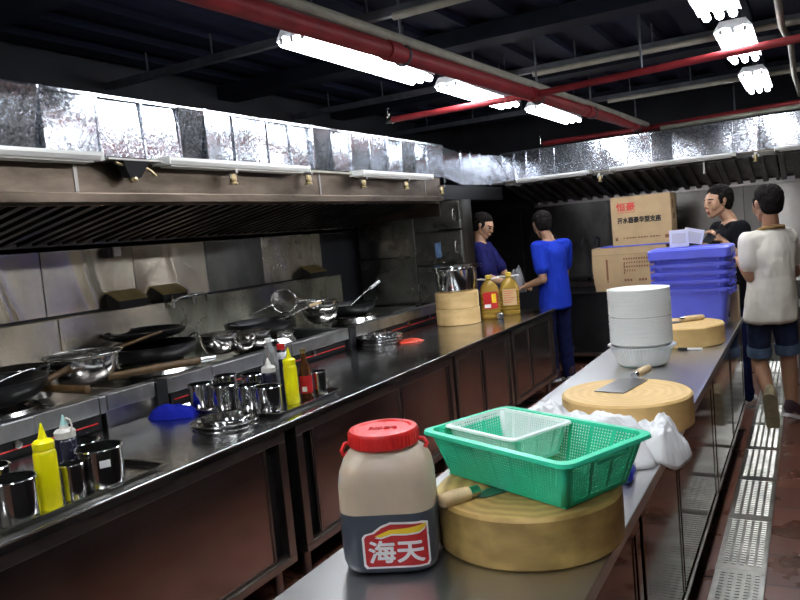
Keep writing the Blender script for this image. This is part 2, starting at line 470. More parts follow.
ys = [-1.45, -.75, -.05, .75, 1.45, 2.15, 2.86, 3.56, 4.26, 4.93, 5.80]
nm = {2.15: 'upper steel wall sheet above the black wok at the left edge', 2.86: 'bright steel wall sheet behind the left ochre-topped box',
      3.56: 'steel wall sheet behind the box with the swing tap', 4.26: 'dark upper wall sheet between the tap and the pale panel',
      4.93: 'last upper wall sheet before the dark gap in the corner', 1.45: 'upper steel wall sheet at the left frame edge'}
for i in range(len(ys)-1):
    y0, y1 = ys[i], ys[i+1]
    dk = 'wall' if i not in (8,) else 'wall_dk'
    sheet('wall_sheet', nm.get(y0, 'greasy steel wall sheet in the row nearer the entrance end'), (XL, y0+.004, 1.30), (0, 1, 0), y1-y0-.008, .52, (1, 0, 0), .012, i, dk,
          'upper row of steel sheets on the left wall')
yl = [-1.45, .1, 1.45, 2.86, 3.75, 5.95]
lb = ['lower splash sheet nearest the entrance end', 'lower splash sheet before the first wok range', 'lower splash sheet behind the black wok at the left edge',
      'lower splash sheet behind the wide wire strainer', 'lower splash sheet behind the upright ladle']
for i in range(5):
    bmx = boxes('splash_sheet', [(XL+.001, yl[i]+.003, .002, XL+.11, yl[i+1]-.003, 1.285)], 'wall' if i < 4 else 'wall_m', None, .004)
    tag(bmx, lb[i]+', with a ledge', 'wall panel', 'lower row of splash sheets')

# back wall sheets
xs = [-3.95, -3.2, -2.75, -2.1, -1.32, -.62, .1, .9, 1.7, 2.5]
lbl = ['dark', 'dark', 'sooty', 'sooty', 'bright', 'bright', 'bright', 'bright', 'bright']
wh = ['in the far left corner', 'behind the man in navy', 'behind the man in royal blue', 'left of the upper carton', 'right of the upper carton',
      'behind the man in black', 'right of the man in off-white', 'beyond the right frame edge', 'at the right end']
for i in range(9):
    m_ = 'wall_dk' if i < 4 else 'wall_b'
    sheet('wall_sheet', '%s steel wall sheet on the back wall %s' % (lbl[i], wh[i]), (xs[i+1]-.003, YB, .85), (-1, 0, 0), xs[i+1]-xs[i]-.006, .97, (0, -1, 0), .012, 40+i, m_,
          'steel sheets on the back wall')

# ------------------------------------------------------------------ exhaust hoods
def hood(name, label, y0, y1, mtx, seams, back=False):
    """profile along local Y; local x = 0 at the wall growing to the room, front face at x=1.06"""
    t = thing(name, label, 'exhaust hood'); t.matrix_world = mtx
    if not back: boxes('front_panel', [(1.045, y0, 1.93, 1.06, y1, 2.10)], 'hood', t)
    if back: boxes('lip', [(1.03, y0, 2.045, 1.06, y1, 2.09)], 'baffle', t, .004)
    else: boxes('lip', [(1.03, y0, 1.882, 1.085, y1, 1.93), (1.03, y0, 1.87, 1.04, y1, 1.885)], 'hood', t, .004)
    boxes('top_plate', [(.0, y0, 2.09, 1.045, y1, 2.10)], 'hood', t)
    boxes('end_plate', [(.0, y1-.01, 1.75, 1.04, y1, 2.09)], 'hood', t)
    zg = 1.80 if back else 1.69
    boxes('rear_gutter', [(.005, y0, zg, .07, y1, zg+.03), (.06, y0, zg, .07, y1, zg+.055)], 'frame', t)
    n = int((y1-y0)/.5); w = (y1-y0)/n
    for i in range(n):
        bm = bmesh.new(); a = y0+i*w+.008; b = y0+(i+1)*w-.008
        def P(s, d): return (.06+.98*s, 0, (1.845+.215*s if back else 1.735+.185*s)-d)
        def strip(ya, yb, d0, d1):
            q = [bm.verts.new((P(s, d)[0], yy, P(s, d)[2])) for s in (0, 1) for d in (d0, d1) for yy in (ya, yb)]
            for f in ((0, 1, 3, 2), (4, 6, 7, 5), (0, 4, 5, 1), (2, 3, 7, 6), (0, 2, 6, 4), (1, 5, 7, 3)): bm.faces.new([q[k] for k in f])
        strip(a, b, -.03, -.025)
        k = a
        while k < b-.03:
            strip(k, min(b, k+(.05 if back else .04)), -.012, .022 if back else .012); k += .125 if back else .10
        new_obj('baffle_filter', bm, 'baffle_b' if back else 'baffle', t)
    for s in seams: boxes('seam_strip', [(1.058, s, 1.935, 1.064, s+.02, 2.09)], 'frame', t)
    return t
mL = Matrix.Translation((XL, 0, 0))
hood('exhaust_hood', 'long greasy steel exhaust hood along the left wall over the wok ranges', -1.5, 6.33, mL, [2.35, 4.35, 6.0])
tag(boxes('hood_fascia', [(XL+.4, 6.34, 1.90, -3.0, 7.94, 2.04)], 'black', None, .004), 'dark steel fascia box over the steel cabinet, continuing the left hood', 'hood fascia')
mB = Matrix.Translation((0, YB, 0)) @ Matrix.Rotation(-PI/2, 4, 'Z')
hood('exhaust_hood', 'steel exhaust hood along the back wall above the cartons', -2.99+0, 2.5, mB, [-.9, .9], True)

# ------------------------------------------------------------------ ducts
def section(parent, a, b, z0, z1, depth, axis, rnd, face):
    """one sheet-metal section; axis 'y' (front face at x=face looking +x) or 'x' (front at y=face looking -y)"""
    bm = bmesh.new(); n1, n2 = 4, 4
    ty, tz, bl = rnd.uniform(-.005, .005), (rnd.choice((-.006, -.003, -.002, .001, .010, .018, .022)) if axis == 'y' else rnd.uniform(-.008, -.001)), rnd.uniform(-.002, .006)
    def co(s, q, d):
        l = a+(b-a)*s; z = z0+(z1-z0)*q
        off = ty*(s-.5)*2+tz*(q-.5)*2+bl*math.sin(PI*s)*math.sin(PI*q)
        if axis == 'y': return (face+off-d, l, z)
        return (l, face-off+d, z)
    g = [[bm.verts.new(co(i/n1, j/n2, 0)) for i in range(n1+1)] for j in range(n2+1)]
    for j in range(n2):
        for i in range(n1): bm.faces.new((g[j][i], g[j][i+1], g[j+1][i+1], g[j+1][i]))
    bk = [[bm.verts.new(co(i/n1, j, depth)) for i in range(n1+1)] for j in (0, 1)]
    for i in range(n1):
        bm.faces.new((g[0][i], g[0][i+1], bk[0][i+1], bk[0][i])); bm.faces.new((g[n2][i], g[n2][i+1], bk[1][i+1], bk[1][i]))
        bm.faces.new((bk[0][i], bk[0][i+1], bk[1][i+1], bk[1][i]))
    bm.faces.new([g[j][0] for j in range(n2+1)]+[bk[1][0], bk[0][0]]); bm.faces.new([g[j][n1] for j in range(n2+1)]+[bk[1][n1], bk[0][n1]])
    return new_obj('duct_section', bm, 'galv', parent, True, 30)
rnd = random.Random(3)
t = thing('ventilation_duct', 'long galvanised ventilation duct on top of the left exhaust hood', 'duct')
cuts = [-1.2, -.5, .1, .6, 1.1, 1.6, 1.93, 2.22, 2.52, 2.8, 3.05, 3.26, 3.5, 3.82, 4.05, 4.3, 4.55, 4.8, 5.08, 5.35, 5.6, 5.85, 6.1, 6.42]
for i in range(len(cuts)-1):
    section(t, cuts[i], cuts[i+1], 2.112, 2.40, .5, 'y', rnd, -3.0)
    fl = cuts[i] in (2.22, 3.26, 4.3, 5.35, 1.1, .1)
    e = .02 if fl else .004
    boxes('duct_flange' if fl else 'duct_seam', [(-3.004-.0, cuts[i]-.004-e*.3, 2.108, -2.99+e*.5, cuts[i]+.004+e*.3, 2.402+e*.5)], 'galv', t)
boxes('edge_strip', [(-3.012, -1.2, 2.395, -2.985, 6.42, 2.41)], 'galv', t)
bm = bmesh.new()
def rec(y, z0, z1, xf): return [(xf, y, z0), (xf, y, z1), (xf-.5, y, z1), (xf-.5, y, z0)]
loft_bm(bm, [rec(6.42, 2.112, 2.40, -3.), rec(6.86, 2.045, 2.36, -3.), rec(8.0, 2.07, 2.39, -3.)])
new_obj('offset_piece', bm, 'galv', t)
for yy in (6.42, 6.86, 7.1, 7.35, 7.6): boxes('duct_seam', [(-3.003, yy-.006, 2.05, -2.988, yy+.006, 2.39)], 'galv', t)
t = thing('ventilation_duct', 'galvanised ventilation duct on top of the back exhaust hood', 'duct')
cuts = [-3.02, -2.86, -2.72, -2.56, -2.4, -2.1, -1.9, -1.62, -1.38, -1.17, -.9, -.62, -.4, -.16, .15, .5, .9, 1.3, 1.8, 2.4]
for i in range(len(cuts)-1):
    section(t, cuts[i], cuts[i+1], 2.102, 2.41, .5, 'x', rnd, 8.0)
    boxes('duct_seam', [(cuts[i]-.006, 7.988, 2.1, cuts[i]+.006, 8.004, 2.412)], 'galv', t)
boxes('edge_strip', [(-3.0, 7.985, 2.40, 2.4, 8.02, 2.418)], 'galv', t)

# white channels along the hood tops
def channel(label, mtx, y0, y1, g):
    t = thing('light_channel', label, 'channel', group=g); t.matrix_world = mtx
    bm = bmesh.new()
    pr_ = [(0, 2.072), (.11, 2.072), (.125, 2.09), (.125, 2.106), (0, 2.106)]
    loft_bm(bm, [[(p[0], y0, p[1]) for p in pr_], [(p[0], y1, p[1]) for p in pr_]])
    new_obj('channel_body', bm, 'white_tray', t)
    for yy in (y0-.006, y1): boxes('end_cap', [(-.0, yy, 2.068, .13, yy+.006, 2.11)], 'white_tray', t)
    boxes('diffuser', [(.02, y0+.03, 2.062, .10, y1-.03, 2.072)], 'milky', t)
    return t
mC = Matrix.Translation((-2.995, 0, 0)); g = 'white channels under the ducts'
channel('long white channel under the duct at the left frame edge', mC, .6, 2.42, g)
channel('white channel under the duct above the wire strainer', mC, 2.84, 4.07, g)
channel('white channel under the duct nearest the steel cabinet', mC, 4.76, 5.92, g)
boxes_l = boxes('conduit_rail', [(-2.995, 2.42, 2.085, -2.97, 2.84, 2.1), (-2.995, 4.07, 2.085, -2.97, 4.76, 2.1)], 'cream_pipe')
tag(boxes_l, 'thin cream cable rail bridging the white channels under the left duct', 'rail')
mD = Matrix.Translation((0, 8.0, 0)) @ Matrix.Rotation(-PI/2, 4, 'Z')
M['grey_tray'] = M['rail']
channel('grey channel under the back duct above the man in royal blue', mD, -2.80, -2.0, g)
channel('grey channel under the back duct above the upper carton', mD, -1.78, -.6, g)
channel('grey channel under the back duct above the man in off-white', mD, -.25, 1.2, g)

# nozzles under the hood edge
def nozzle(loc, rz, label, big=1.):
    t = thing('hood_nozzle', label, 'nozzle', loc, rz, 'small metal nozzles hanging along the hood edges')
    lathe('nozzle_body', [(0, -.02), (.016, -.02), (.022, -.045), (.018, -.07), (.026, -.075), (.026, -.085), (0, -.085)], 'brass', t, 16)
    boxes('bracket', [(-.035, -.012, -.022, .035, .012, -.0), (-.004, -.03*big, -.05, .004, .03*big, -.02)], 'frame', t, .002)
    return t
first = nozzle((-2.93, 3.38, 2.064), 0, 'small brass nozzle under the middle of the second white channel')
dup(first, (-2.95, 4.16, 2.08), label='small brass nozzle at the gap between the second and third channels')
dup(first, (-2.93, 4.84, 2.064), label='small brass nozzle under the left end of the third channel')
dup(first, (-2.93, 5.52, 2.064), label='small brass nozzle under the right end of the third channel')
dup(first, (-2.95, 6.25, 2.03), label='lone nozzle hanging above the steel cabinet')
dup(first, (-1.90, 7.93, 2.06), 1.57, 'brass nozzle between two grey channels under the back duct')
dup(first, (-.42, 7.93, 2.08), 1.57, 'brass nozzle under the back duct over the off-white shirted man')
# the larger dark one with its folded bracket
t = thing('hood_nozzle', 'larger dark igniter with folded bracket in the gap after the first white channel', 'nozzle', (-2.93, 2.64, 2.09), 0, 'small metal nozzles hanging along the hood edges')
boxes('bracket', [(-.05, -.17, -.012, .04, .17, .0)], 'frame', t, .002)
bm = bmesh.new(); loft_bm(bm, [[(-.04, -.09, 0), (.04, -.09, 0), (.04, .09, 0), (-.04, .09, 0)], [(-.02, -.035, -.09), (.02, -.035, -.09), (.02, .035, -.09), (-.02, .035, -.09)]])
new_obj('nozzle_body', bm, 'black', t)
lathe('nozzle_tip', [(0, -.085), (.02, -.085), (.024, -.10), (.012, -.115), (0, -.115)], 'brass', t, 14)
tube('pipe_stub', [(0.01, .05, -.03), (.02, .10, -.055), (.02, .13, -.08)], .008, 'brass', t)
tube('pipe_stub', [(0.01, -.05, -.03), (.02, -.09, -.03), (.02, -.12, -.02)], .008, 'brass', t)

# ------------------------------------------------------------------ ceiling furniture
def lamp(label, x, y0, y1, first=None):
    t = thing('tube_lamp', label, 'ceiling lamp', (x, (y0+y1)/2, 2.62), 0, 'bright triple-tube ceiling lamps')
    L = (y1-y0)/2
    bm = bmesh.new()
    pf = [(-.105, .0), (-.105, -.012), (-.06, .012), (0, -.004), (.06, .012), (.105, -.012), (.105, .0), (.07, .05), (-.07, .05)]
    loft_bm(bm, [[(p[0], -L+.02, p[1]) for p in pf], [(p[0], L-.02, p[1]) for p in pf]])
    new_obj('lamp_housing', bm, 'lamp_body', t)
    for k in (-1, 0, 1):
        e = new_obj('tube', (lambda b: (tube_bm(b, [(k*.065, -L+.012, -.022), (k*.065, L-.012, -.022)], .021, 12), b)[1])(bmesh.new()), 'lamp', t, True, 50)
        for s in (-1, 1): boxes('tube_socket', [(k*.065-.010, s*(L-.012)-.008, -.030, k*.065+.010, s*(L-.012)+.008, .0)], 'lamp_body', t)
    for s in (-1, 1): tube('hanger', [(0, s*L*.7, .05), (0, s*L*.7, .285)], .006, 'strut', t, 6)
    return t
lamp('longest-looking ceiling lamp, beside the red main pipe at upper left', -2.19, 3.06, 4.48)
lamp('ceiling lamp partly hidden by the red main pipe at top centre', -2.16, 4.80, 6.05)
lamp('farthest ceiling lamp of the left row, above the back duct corner', -2.06, 6.42, 7.62)
lamp('ceiling lamp nearer the entrance, outside the top left of the frame', -2.24, .6, 1.9)
lamp('ceiling lamp at the entrance end of the left row', -2.3, -1.4, -.1)
lamp('ceiling lamp cut by the top frame edge at right', -.37, 3.25, 4.42)
lamp('ceiling lamp crossed by the thin red pipe at right', -.345, 4.85, 5.87)
lamp('farthest ceiling lamp of the right row', -.34, 6.56, 7.55)
lamp('right-row ceiling lamp outside the frame above the green basket', -.37, 1.2, 2.4)
lamp('right-row ceiling lamp at the entrance end', -.37, -.9, .3)

def pipe(name, label, pts, r, m, cat='pipe', extra=None):
    t = thing(name, label, cat)
    tube('pipe_run', pts, r, m, t, 16)
    if extra: extra(t)
    return t
def main_x(t):
    for y in (3.3, 5.15, 6.4, 7.9):
        x = -1.95+.055*y
        tube('coupling', [(x-.003, y-.05, 2.5), (x+.003, y+.05, 2.5)], .051, 'red_pipe', t, 16)
        tube('hanger_rod', [(x, y+.12, 2.55), (x, y+.12, 2.93)], .008, 'strut', t, 8)
        tube('hanger_ring', [(x+.050*math.cos(a*PI/8), y+.12, 2.5+.050*math.sin(a*PI/8)) for a in range(16)], .008, 'strut', t, 6, True)
pipe('sprinkler_main', 'thick red sprinkler main pipe running down the room under the ceiling', [(-2.04, -1.6, 2.5), (-1.82, 2.4, 2.5), (-1.49, 8.36, 2.5)], .043, 'red_pipe', extra=main_x)
def sprink(t, p):
    lathe('sprinkler_head', [(0, 0), (.016, 0), (.016, .03), (.024, .035), (.024, .05), (.008, .055), (.008, .085), (.022, .09), (.0, .095)], 'pot_d', t, 12,
          mtx=Matrix.Translation(p))
pipe('sprinkler_branch', 'thin red branch pipe with a sprinkler elbow crossing in front of the lamps', [(-2.82, 5.15, 2.5), (-1.7, 5.18, 2.5), (0, 4.91, 2.5), (2.5, 4.6, 2.5)], .024, 'red_pipe',
     extra=lambda t: (sprink(t, Vector((-2.84, 5.15, 2.5))), tube('elbow', [(-2.80, 5.15, 2.5), (-2.84, 5.15, 2.5), (-2.84, 5.15, 2.53)], .03, 'pot_d', t),
                      tube('hanger_rod', [(-2.1, 5.17, 2.52), (-2.1, 5.17, 2.93)], .008, 'strut', t, 8), tube('hanger_rod', [(-.9, 5.05, 2.52), (-.9, 5.05, 2.93)], .008, 'strut', t, 8)))
pipe('sprinkler_branch', 'red branch pipe running over the back duct to the right', [(-2.62, 8.36, 2.5), (-1.44, 8.34, 2.5), (0, 8.1, 2.51), (2.5, 7.8, 2.51)], .028, 'red_pipe',
     extra=lambda t: (sprink(t, Vector((-2.65, 8.36, 2.5))), tube('hanger_rod', [(-.6, 8.2, 2.52), (-.6, 8.2, 2.93)], .008, 'strut', t, 8)))
pipe('cable_conduit', 'cream conduit running right beside the thick red main pipe', [(-2.02, -1.6, 2.57), (-1.795, 2.6, 2.57), (-1.56, 7.0, 2.56), (-1.45, 7.9, 2.52), (-1.44, 8.2, 2.52)], .026, 'cream_pipe', 'conduit')
pipe('cable_conduit', 'cream conduit across the ceiling at top centre, nearest of three', [(-1.80, 3.42, 2.7), (2.4, 3.3, 2.7)], .02, 'cream_pipe', 'conduit')
pipe('cable_conduit', 'cream conduit feeding the middle right lamp', [(-1.75, 5.46, 2.7), (2.4, 5.36, 2.7)], .02, 'cream_pipe', 'conduit')
pipe('cable_conduit', 'cream conduit feeding the farthest right lamp', [(-1.64, 7.36, 2.7), (2.4, 7.36, 2.7)], .02, 'cream_pipe', 'conduit')
pipe('cable_conduit', 'cream conduit running down the room at the right frame edge', [(-.12, 2.2, 2.7), (-.1, 3.5, 2.66), (-.1, 5.3, 2.66), (-.06, 5.7, 2.63), (-.06, 7.2, 2.63), (-.04, 7.6, 2.6), (-.03, 8.3, 2.6)], .02, 'cream_pipe', 'conduit')
pipe('cable_conduit', 'pale conduit on top of the back duct at right', [(-1.3, 8.15, 2.46), (0.3, 8.05, 2.47), (2.4, 7.95, 2.47)], .022, 'cream_pipe', 'conduit')
for (y, w) in ((3.50, 'first lamp'), (5.56, 'sprinkler elbow'), (7.5, 'back duct corner'), (1.5, 'entrance lamp')):
    t = thing('ceiling_strut', 'grey metal strut hung across the dark ceiling by the %s' % w, 'strut', (0, y, 0), 0, 'grey struts across the ceiling')
    boxes('strut_bar', [(XL+.02, 0, 2.735, XR-.02, .045, 2.78)], 'strut', t)
    x = XL+.4
    while x < XR: tube('threaded_rod', [(x, .02, 2.775), (x, .02, 2.91)], .006, 'strut', t, 6); x += .55
for (y, w) in ((2.2, 'over the first channel'), (4.6, 'over the first and second lamps'), (6.2, 'over the middle right lamp'), (8.0, 'over the back duct')):
    tag(boxes('ceiling_beam', [(XL+.001, y, 2.80, XR-.001, y+.22, 2.904)], 'beam', None, .004), 'broad dark beam across the ceiling %s' % w, 'beam', 'dark beams across the ceiling')

# ------------------------------------------------------------------ floor drain covers
def drain(y0, label, first=[None]):
    if first[0] is None:
        t = thing('drain_cover', label, 'drain cover', (0, 0, 0), 0, 'steel drain covers in a row along the right counter')
        boxes('cover_plate', [(-.42, .004, .001, -.218, .596, .012)], 'grate', t, .002)
        bm = bmesh.new()
        for i in range(5):
            for j in range(20):
                cx, cy = -.385+i*.034, .045+j*.0265
                v = [bm.verts.new((cx+a*.010, cy+b*.0036, .0121)) for a, b in ((-1, -.6), (-.6, -1), (.6, -1), (1, -.6), (1, .6), (.6, 1), (-.6, 1), (-1, .6))]
                bm.faces.new(v)
        new_obj('slot_openings', bm, 'hole', t)['kind'] = 'stuff'
        bm = bmesh.new()
        for i in range(5):
            for j in range(20):
                cx, cy = -.385+i*.034, .0555+j*.0265
                loft_bm(bm, [[(cx-.012, cy-.004, .012), (cx+.012, cy-.004, .012), (cx+.012, cy+.004, .012), (cx-.012, cy+.004, .012)],
                             [(cx-.008, cy-.0015, .017), (cx+.008, cy-.0015, .017), (cx+.008, cy+.0015, .017), (cx-.008, cy+.0015, .017)]], cap0=False)
        new_obj('raised_grips', bm, 'grate', t)['kind'] = 'stuff'
        for s in (.018, .582): boxes('edge_bar', [(-.42, s-.018, .012, -.218, s+.018, .0145)], 'grate', t)
        first[0] = t; t.location = (0, y0, 0)
        return t
    return dup(first[0], (0, y0, 0), label=label)
off = 3.385-.6*3
names = {3: 'steel drain cover cut by the bottom right frame edge', 4: 'nearest whole steel drain cover in the lower right', 5: 'second whole steel drain cover from the bottom frame edge',
         6: 'steel drain cover just in front of the tan shoe', 7: 'steel drain cover under the man in off-white', 8: 'steel drain cover just past the man in off-white'}
for k in range(-3, 12):
    drain(off+.6*(k-1), names.get(k, 'steel drain cover before the frame at the near end' if k < 3 else 'steel drain cover hidden past the end of the right counter'))

# ------------------------------------------------------------------ wok ranges
def wok_range(label, y0, y1, burners):
    t = thing('wok_range', label, 'wok range', (0, 0, 0), 0, 'wok ranges along the left wall')
    boxes('body', [(-3.92, y0, .12, -3.03, y1, .87)], 'black', t)
    boxes('stove_top', [(-3.94, y0, .87, -3.03, y1, .90)], 'pot_d', t, .004)
    y = y0; k = 0
    while y < y1-.01:
        ye = min(y1, y+.34+.06*(k % 2))
        boxes('front_rail', [(-3.03, y+.002, .878, -2.985+.004*(k % 2), ye-.002, .955), (-3.06, y+.002, .95, -2.985, ye-.002, .958)], 'rail', t, .002)
        y = ye; k += 1
    cp = boxes('control_panel', [(-3.03, y0+.03, .80, -3.0, y1-.03, .872)], 'black', t)
    boxes('red_stripe', [(-3.0, y0+.05, .832, -2.996, y1-.05, .837)], 'red_line', cp)
    for i in range(3):
        yy = y0+(y1-y0)*(.25+.25*i)
        lathe('knob', [(0, 0), (.018, 0), (.018, .02), (0, .022)], 'pot_d', cp, 14, mtx=Matrix.Translation((-3.0, yy, .855)) @ Matrix.Rotation(PI/2, 4, 'Y'))
    for (bx, by, br) in burners:
        lathe('burner_ring', [(br*.95, .9), (br*1.12, .905), (br*1.0, .945), (br*.86, .95), (br*.80, .93), (br*.8, .9)], 'pot_d', t, 32, cx=bx, cy=by, close=True)
    for yy in (y0+.08, y1-.08):
        for xx in (-3.85, -3.1): tube('leg', [(xx, yy, 0), (xx, yy, .13)], .025, 'frame', t)
    return t
wok_range('nearest wok range, with black woks and the wire strainer', .5, 2.36, [(-3.45, 1.05, .24), (-3.46, 2.05, .24)])
t = thing('infill_counter', 'narrow plain steel infill between the first two wok ranges', 'infill', (0, 0, 0))
boxes('body', [(-3.92, 2.365, .12, -3.0, 2.745, .89)], 'frame', t)
boxes('front_rail', [(-3.0, 2.367, .885, -2.98, 2.66, .958), (-3.06, 2.367, .952, -2.98, 2.66, .96)], 'rail', t, .002)
boxes('dark_post', [(-3.0, 2.67, .80, -2.975, 2.74, .955)], 'black', t)
wok_range('middle wok range, in front of the tall steel pots', 2.75, 4.52, [(-3.6, 3.22, .24), (-3.55, 4.22, .23)])
wok_range('farthest wok range, up to the steel cabinet', 4.62, 6.28, [(-3.5, 5.35, .22)])
tag(boxes('dark_post', [(-3.9, 4.53, .002, -2.98, 4.61, .952)], 'black', None, .004), 'dark filler post between the middle and farthest wok ranges', 'filler post')

# tall steel cabinet at the end of the cooking line
t = thing('steel_cabinet', 'tall steel steaming cabinet at the far end of the left cooking line', 'cabinet', (0, 0, 0))
boxes('body', [(-3.98, 6.38, .1, -2.82, 6.60, 1.885)], 'wall_dk', t)
M['cab'] = mat('cabinet_grey_steel', (.30, .30, .285), .28, 1., bump=.1, bscale=2, vary=.4, vscale=4, rvary=.08)
for n_, b_ in (('side_panel', (-3.98, 6.36, .93, -3.40, 6.38, 1.385)), ('side_panel', (-3.98, 6.36, 1.39, -3.40, 6.38, 1.88)),
               ('door', (-3.33, 6.355, .93, -2.84, 6.38, 1.28)), ('door', (-3.33, 6.355, 1.30, -2.84, 6.38, 1.60)), ('door', (-3.33, 6.355, 1.62, -2.84, 6.38, 1.88))):
    boxes(n_, [b_], 'cab', t, .006)
boxes('corner_post', [(-3.40, 6.35, .9, -3.335, 6.38, 1.885)], 'cab', t, .004)
for z in (1.15, 1.45, 1.75): tube('handle', [(-2.9, 6.355, z-.05), (-2.9, 6.33, z-.04), (-2.9, 6.33, z+.04), (-2.9, 6.355, z+.05)], .006, 'frame', t, 8)
boxes('blue_sticker', [(-3.12, 6.352, 1.36, -3.06, 6.356, 1.50)], mat('faded_blue_sticker', (.08, .14, .25), .5), t)['label'] = 'faded blue sticker'
for yy in (6.42, 6.56):
    for xx in (-3.9, -2.9): tube('leg', [(xx, yy, 0), (xx, yy, .11)], .025, 'frame', t)

# ------------------------------------------------------------------ counters
def cabinet_unit(name, label, x0, x1, y0, y1, splits, face='+x', dm='steel_d'):
    """steel cabinet, doors on the face; splits = list of door (ya, yb)"""
    t = thing(name, label, 'cabinet'); s = 1 if face == '+x' else -1
    fx = x1 if s > 0 else x0
    bx = sorted((fx-s*.05, x0 if s > 0 else x1))
    boxes('body', [(bx[0], y0+.004, .15, bx[1], y1-.004, .764)], 'black', t)
    def fb(ya, yb, za, zb, d=.0, th=.05): a, b = sorted((fx-s*d, fx-s*th)); return (a, ya, za, b, yb, zb)
    fm = dm if dm == 'steel_side' else 'frame'; dd = .003 if dm == 'steel_side' else .018
    fr = [fb(y0+.002, y1-.002, .715, .764), fb(y0+.002, y1-.002, .15, .185), fb(y0+.002, y0+.05, .186, .714), fb(y1-.05, y1-.002, .186, .714)]
    boxes('face_frame', fr, fm, t, .002)
    boxes('door_track', [fb(y0+.05, y1-.05, .186, .192, .008, .035), fb(y0+.05, y1-.05, .196, .199, .012, .035)], fm, t)
    for ya, yb in splits:
        d = boxes('door', [fb(ya, yb, .20, .712, dd, .032)], dm, t, .003)
        for ea in (ya, yb-.012): boxes('door_edge', [fb(ea, ea+.012, .20, .712, dd-.003 if dd < .01 else .012, dd)], fm, d)
    for yy in (y0+.07, y1-.07):
        for xx in (x0+.07, x1-.07): tube('leg', [(xx, yy, 0), (xx, yy, .155)], .022, 'frame', t)
    return t
LX0, LX1 = -2.97, -2.1
cabinet_unit('counter_cabinet', 'left counter cabinet nearest the camera, at the bottom left', LX0+.02, LX1-.015, .62, 2.60, [(.68, 2.47)])
cabinet_unit('counter_cabinet', 'left counter cabinet behind the red-lidded jar', LX0+.02, LX1-.015, 2.68, 4.42, [(2.82, 3.70), (3.72, 4.36)])
cabinet_unit('counter_cabinet', 'left counter cabinet with narrow doors behind the green basket', LX0+.02, LX1-.015, 4.46, 5.52, [(4.52, 4.94), (4.98, 5.46)])
cabinet_unit('counter_cabinet', 'left counter cabinet at the far end by the man in royal blue', LX0+.02, LX1-.015, 5.56, 6.66, [(5.62, 6.0), (6.04, 6.60)])
cabinet_unit('counter_cabinet', 'left counter cabinet before the frame at the near end', LX0+.02, LX1-.015, -1.0, .60, [(-.94, -.2), (-.2, .54)])
def worktop(label, x0, x1, y0, y1, sm='steel'):
    t = thing('worktop', label, 'worktop')
    bm = bmesh.new()
    r = .006; n = int((y1-y0)/.4)
    pf = [(x0, .765), (x1, .765), (x1, .798), (x1-.002, .800), (x1-.006, .8), (x0+.006, .8), (x0+.002, .8), (x0, .798)]
    loft_bm(bm, [[(p[0], y0+(y1-y0)*i/n, p[1]) for p in pf] for i in range(n+1)])
    new_obj('top_sheet', bm, sm, t)
    return t
wt = worktop('long steel worktop of the left counter carrying the trays of pots', LX0, LX1, -1.0, 6.69)
tube('front_edge', [(LX1+.001, -1.0, .796), (LX1+.001, 6.69, .796)], .005, 'pot', wt, 8)
RX0, RX1 = -1.09, -.437
wt = worktop('long steel worktop of the right counter carrying the jar, blocks and basket', RX0, RX1, .1, 5.75, 'steel_r')
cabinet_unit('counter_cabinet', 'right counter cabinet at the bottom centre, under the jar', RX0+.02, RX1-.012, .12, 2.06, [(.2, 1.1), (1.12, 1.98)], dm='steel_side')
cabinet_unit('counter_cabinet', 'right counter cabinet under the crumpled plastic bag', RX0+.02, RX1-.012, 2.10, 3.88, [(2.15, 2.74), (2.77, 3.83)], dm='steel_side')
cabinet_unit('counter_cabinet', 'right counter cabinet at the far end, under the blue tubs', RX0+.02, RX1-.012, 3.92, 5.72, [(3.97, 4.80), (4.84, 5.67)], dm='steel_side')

# back cooking line
t = thing('back_range', 'low black cooking range along the back wall behind the man in royal blue', 'range')
boxes('body', [(-2.62, 8.02, .12, -1.0, 8.93, .79)], 'dark_box', t, .006)
boxes('top_plate', [(-2.64, 8.0, .785, -1.0, 8.95, .80)], 'black', t)
boxes('kick_rail', [(-2.62, 8.0, .10, -1.0, 8.03, .135)], 'frame', t, .003)
boxes('rear_shelf', [(-2.6, 8.75, .80, -1.9, 8.95, .86), (-2.6, 8.6, .92, -1.9, 8.95, .935)], 'wall_dk', t)
for x in (-2.35, -2.2): tube('water_pipe', [(x, 8.9, .86), (x, 8.9, 1.25), (x+.02, 8.86, 1.36), (x, 8.75, 1.38), (x, 8.70, 1.30)], .012, 'strut', t, 8)
for x in (-2.5, -1.2): 
    for y in (8.1, 8.8): tube('leg', [(x, y, 0), (x, y, .13)], .025, 'frame', t)
tag(boxes('back_worktable', [(-.98, 8.2, .002, 2.4, 8.93, .82)], 'cab', None, .006), 'grey steel worktable along the back wall behind the men at right', 'table')
# bench behind the man in off-white
t = thing('steel_bench', 'pale low steel bench at the right frame edge behind the man in off-white', 'bench')
boxes('bench_top', [(-.16, 6.75, .70, 1.4, 7.3, .735)], 'frame', t, .004)
for x in (-.1, 1.3):
    for y in (6.8, 7.25): tube('leg', [(x, y, 0), (x, y, .70)], .02, 'frame', t)
boxes('lower_shelf', [(-.14, 6.78, .2, 1.38, 7.27, .22)], 'frame', t)

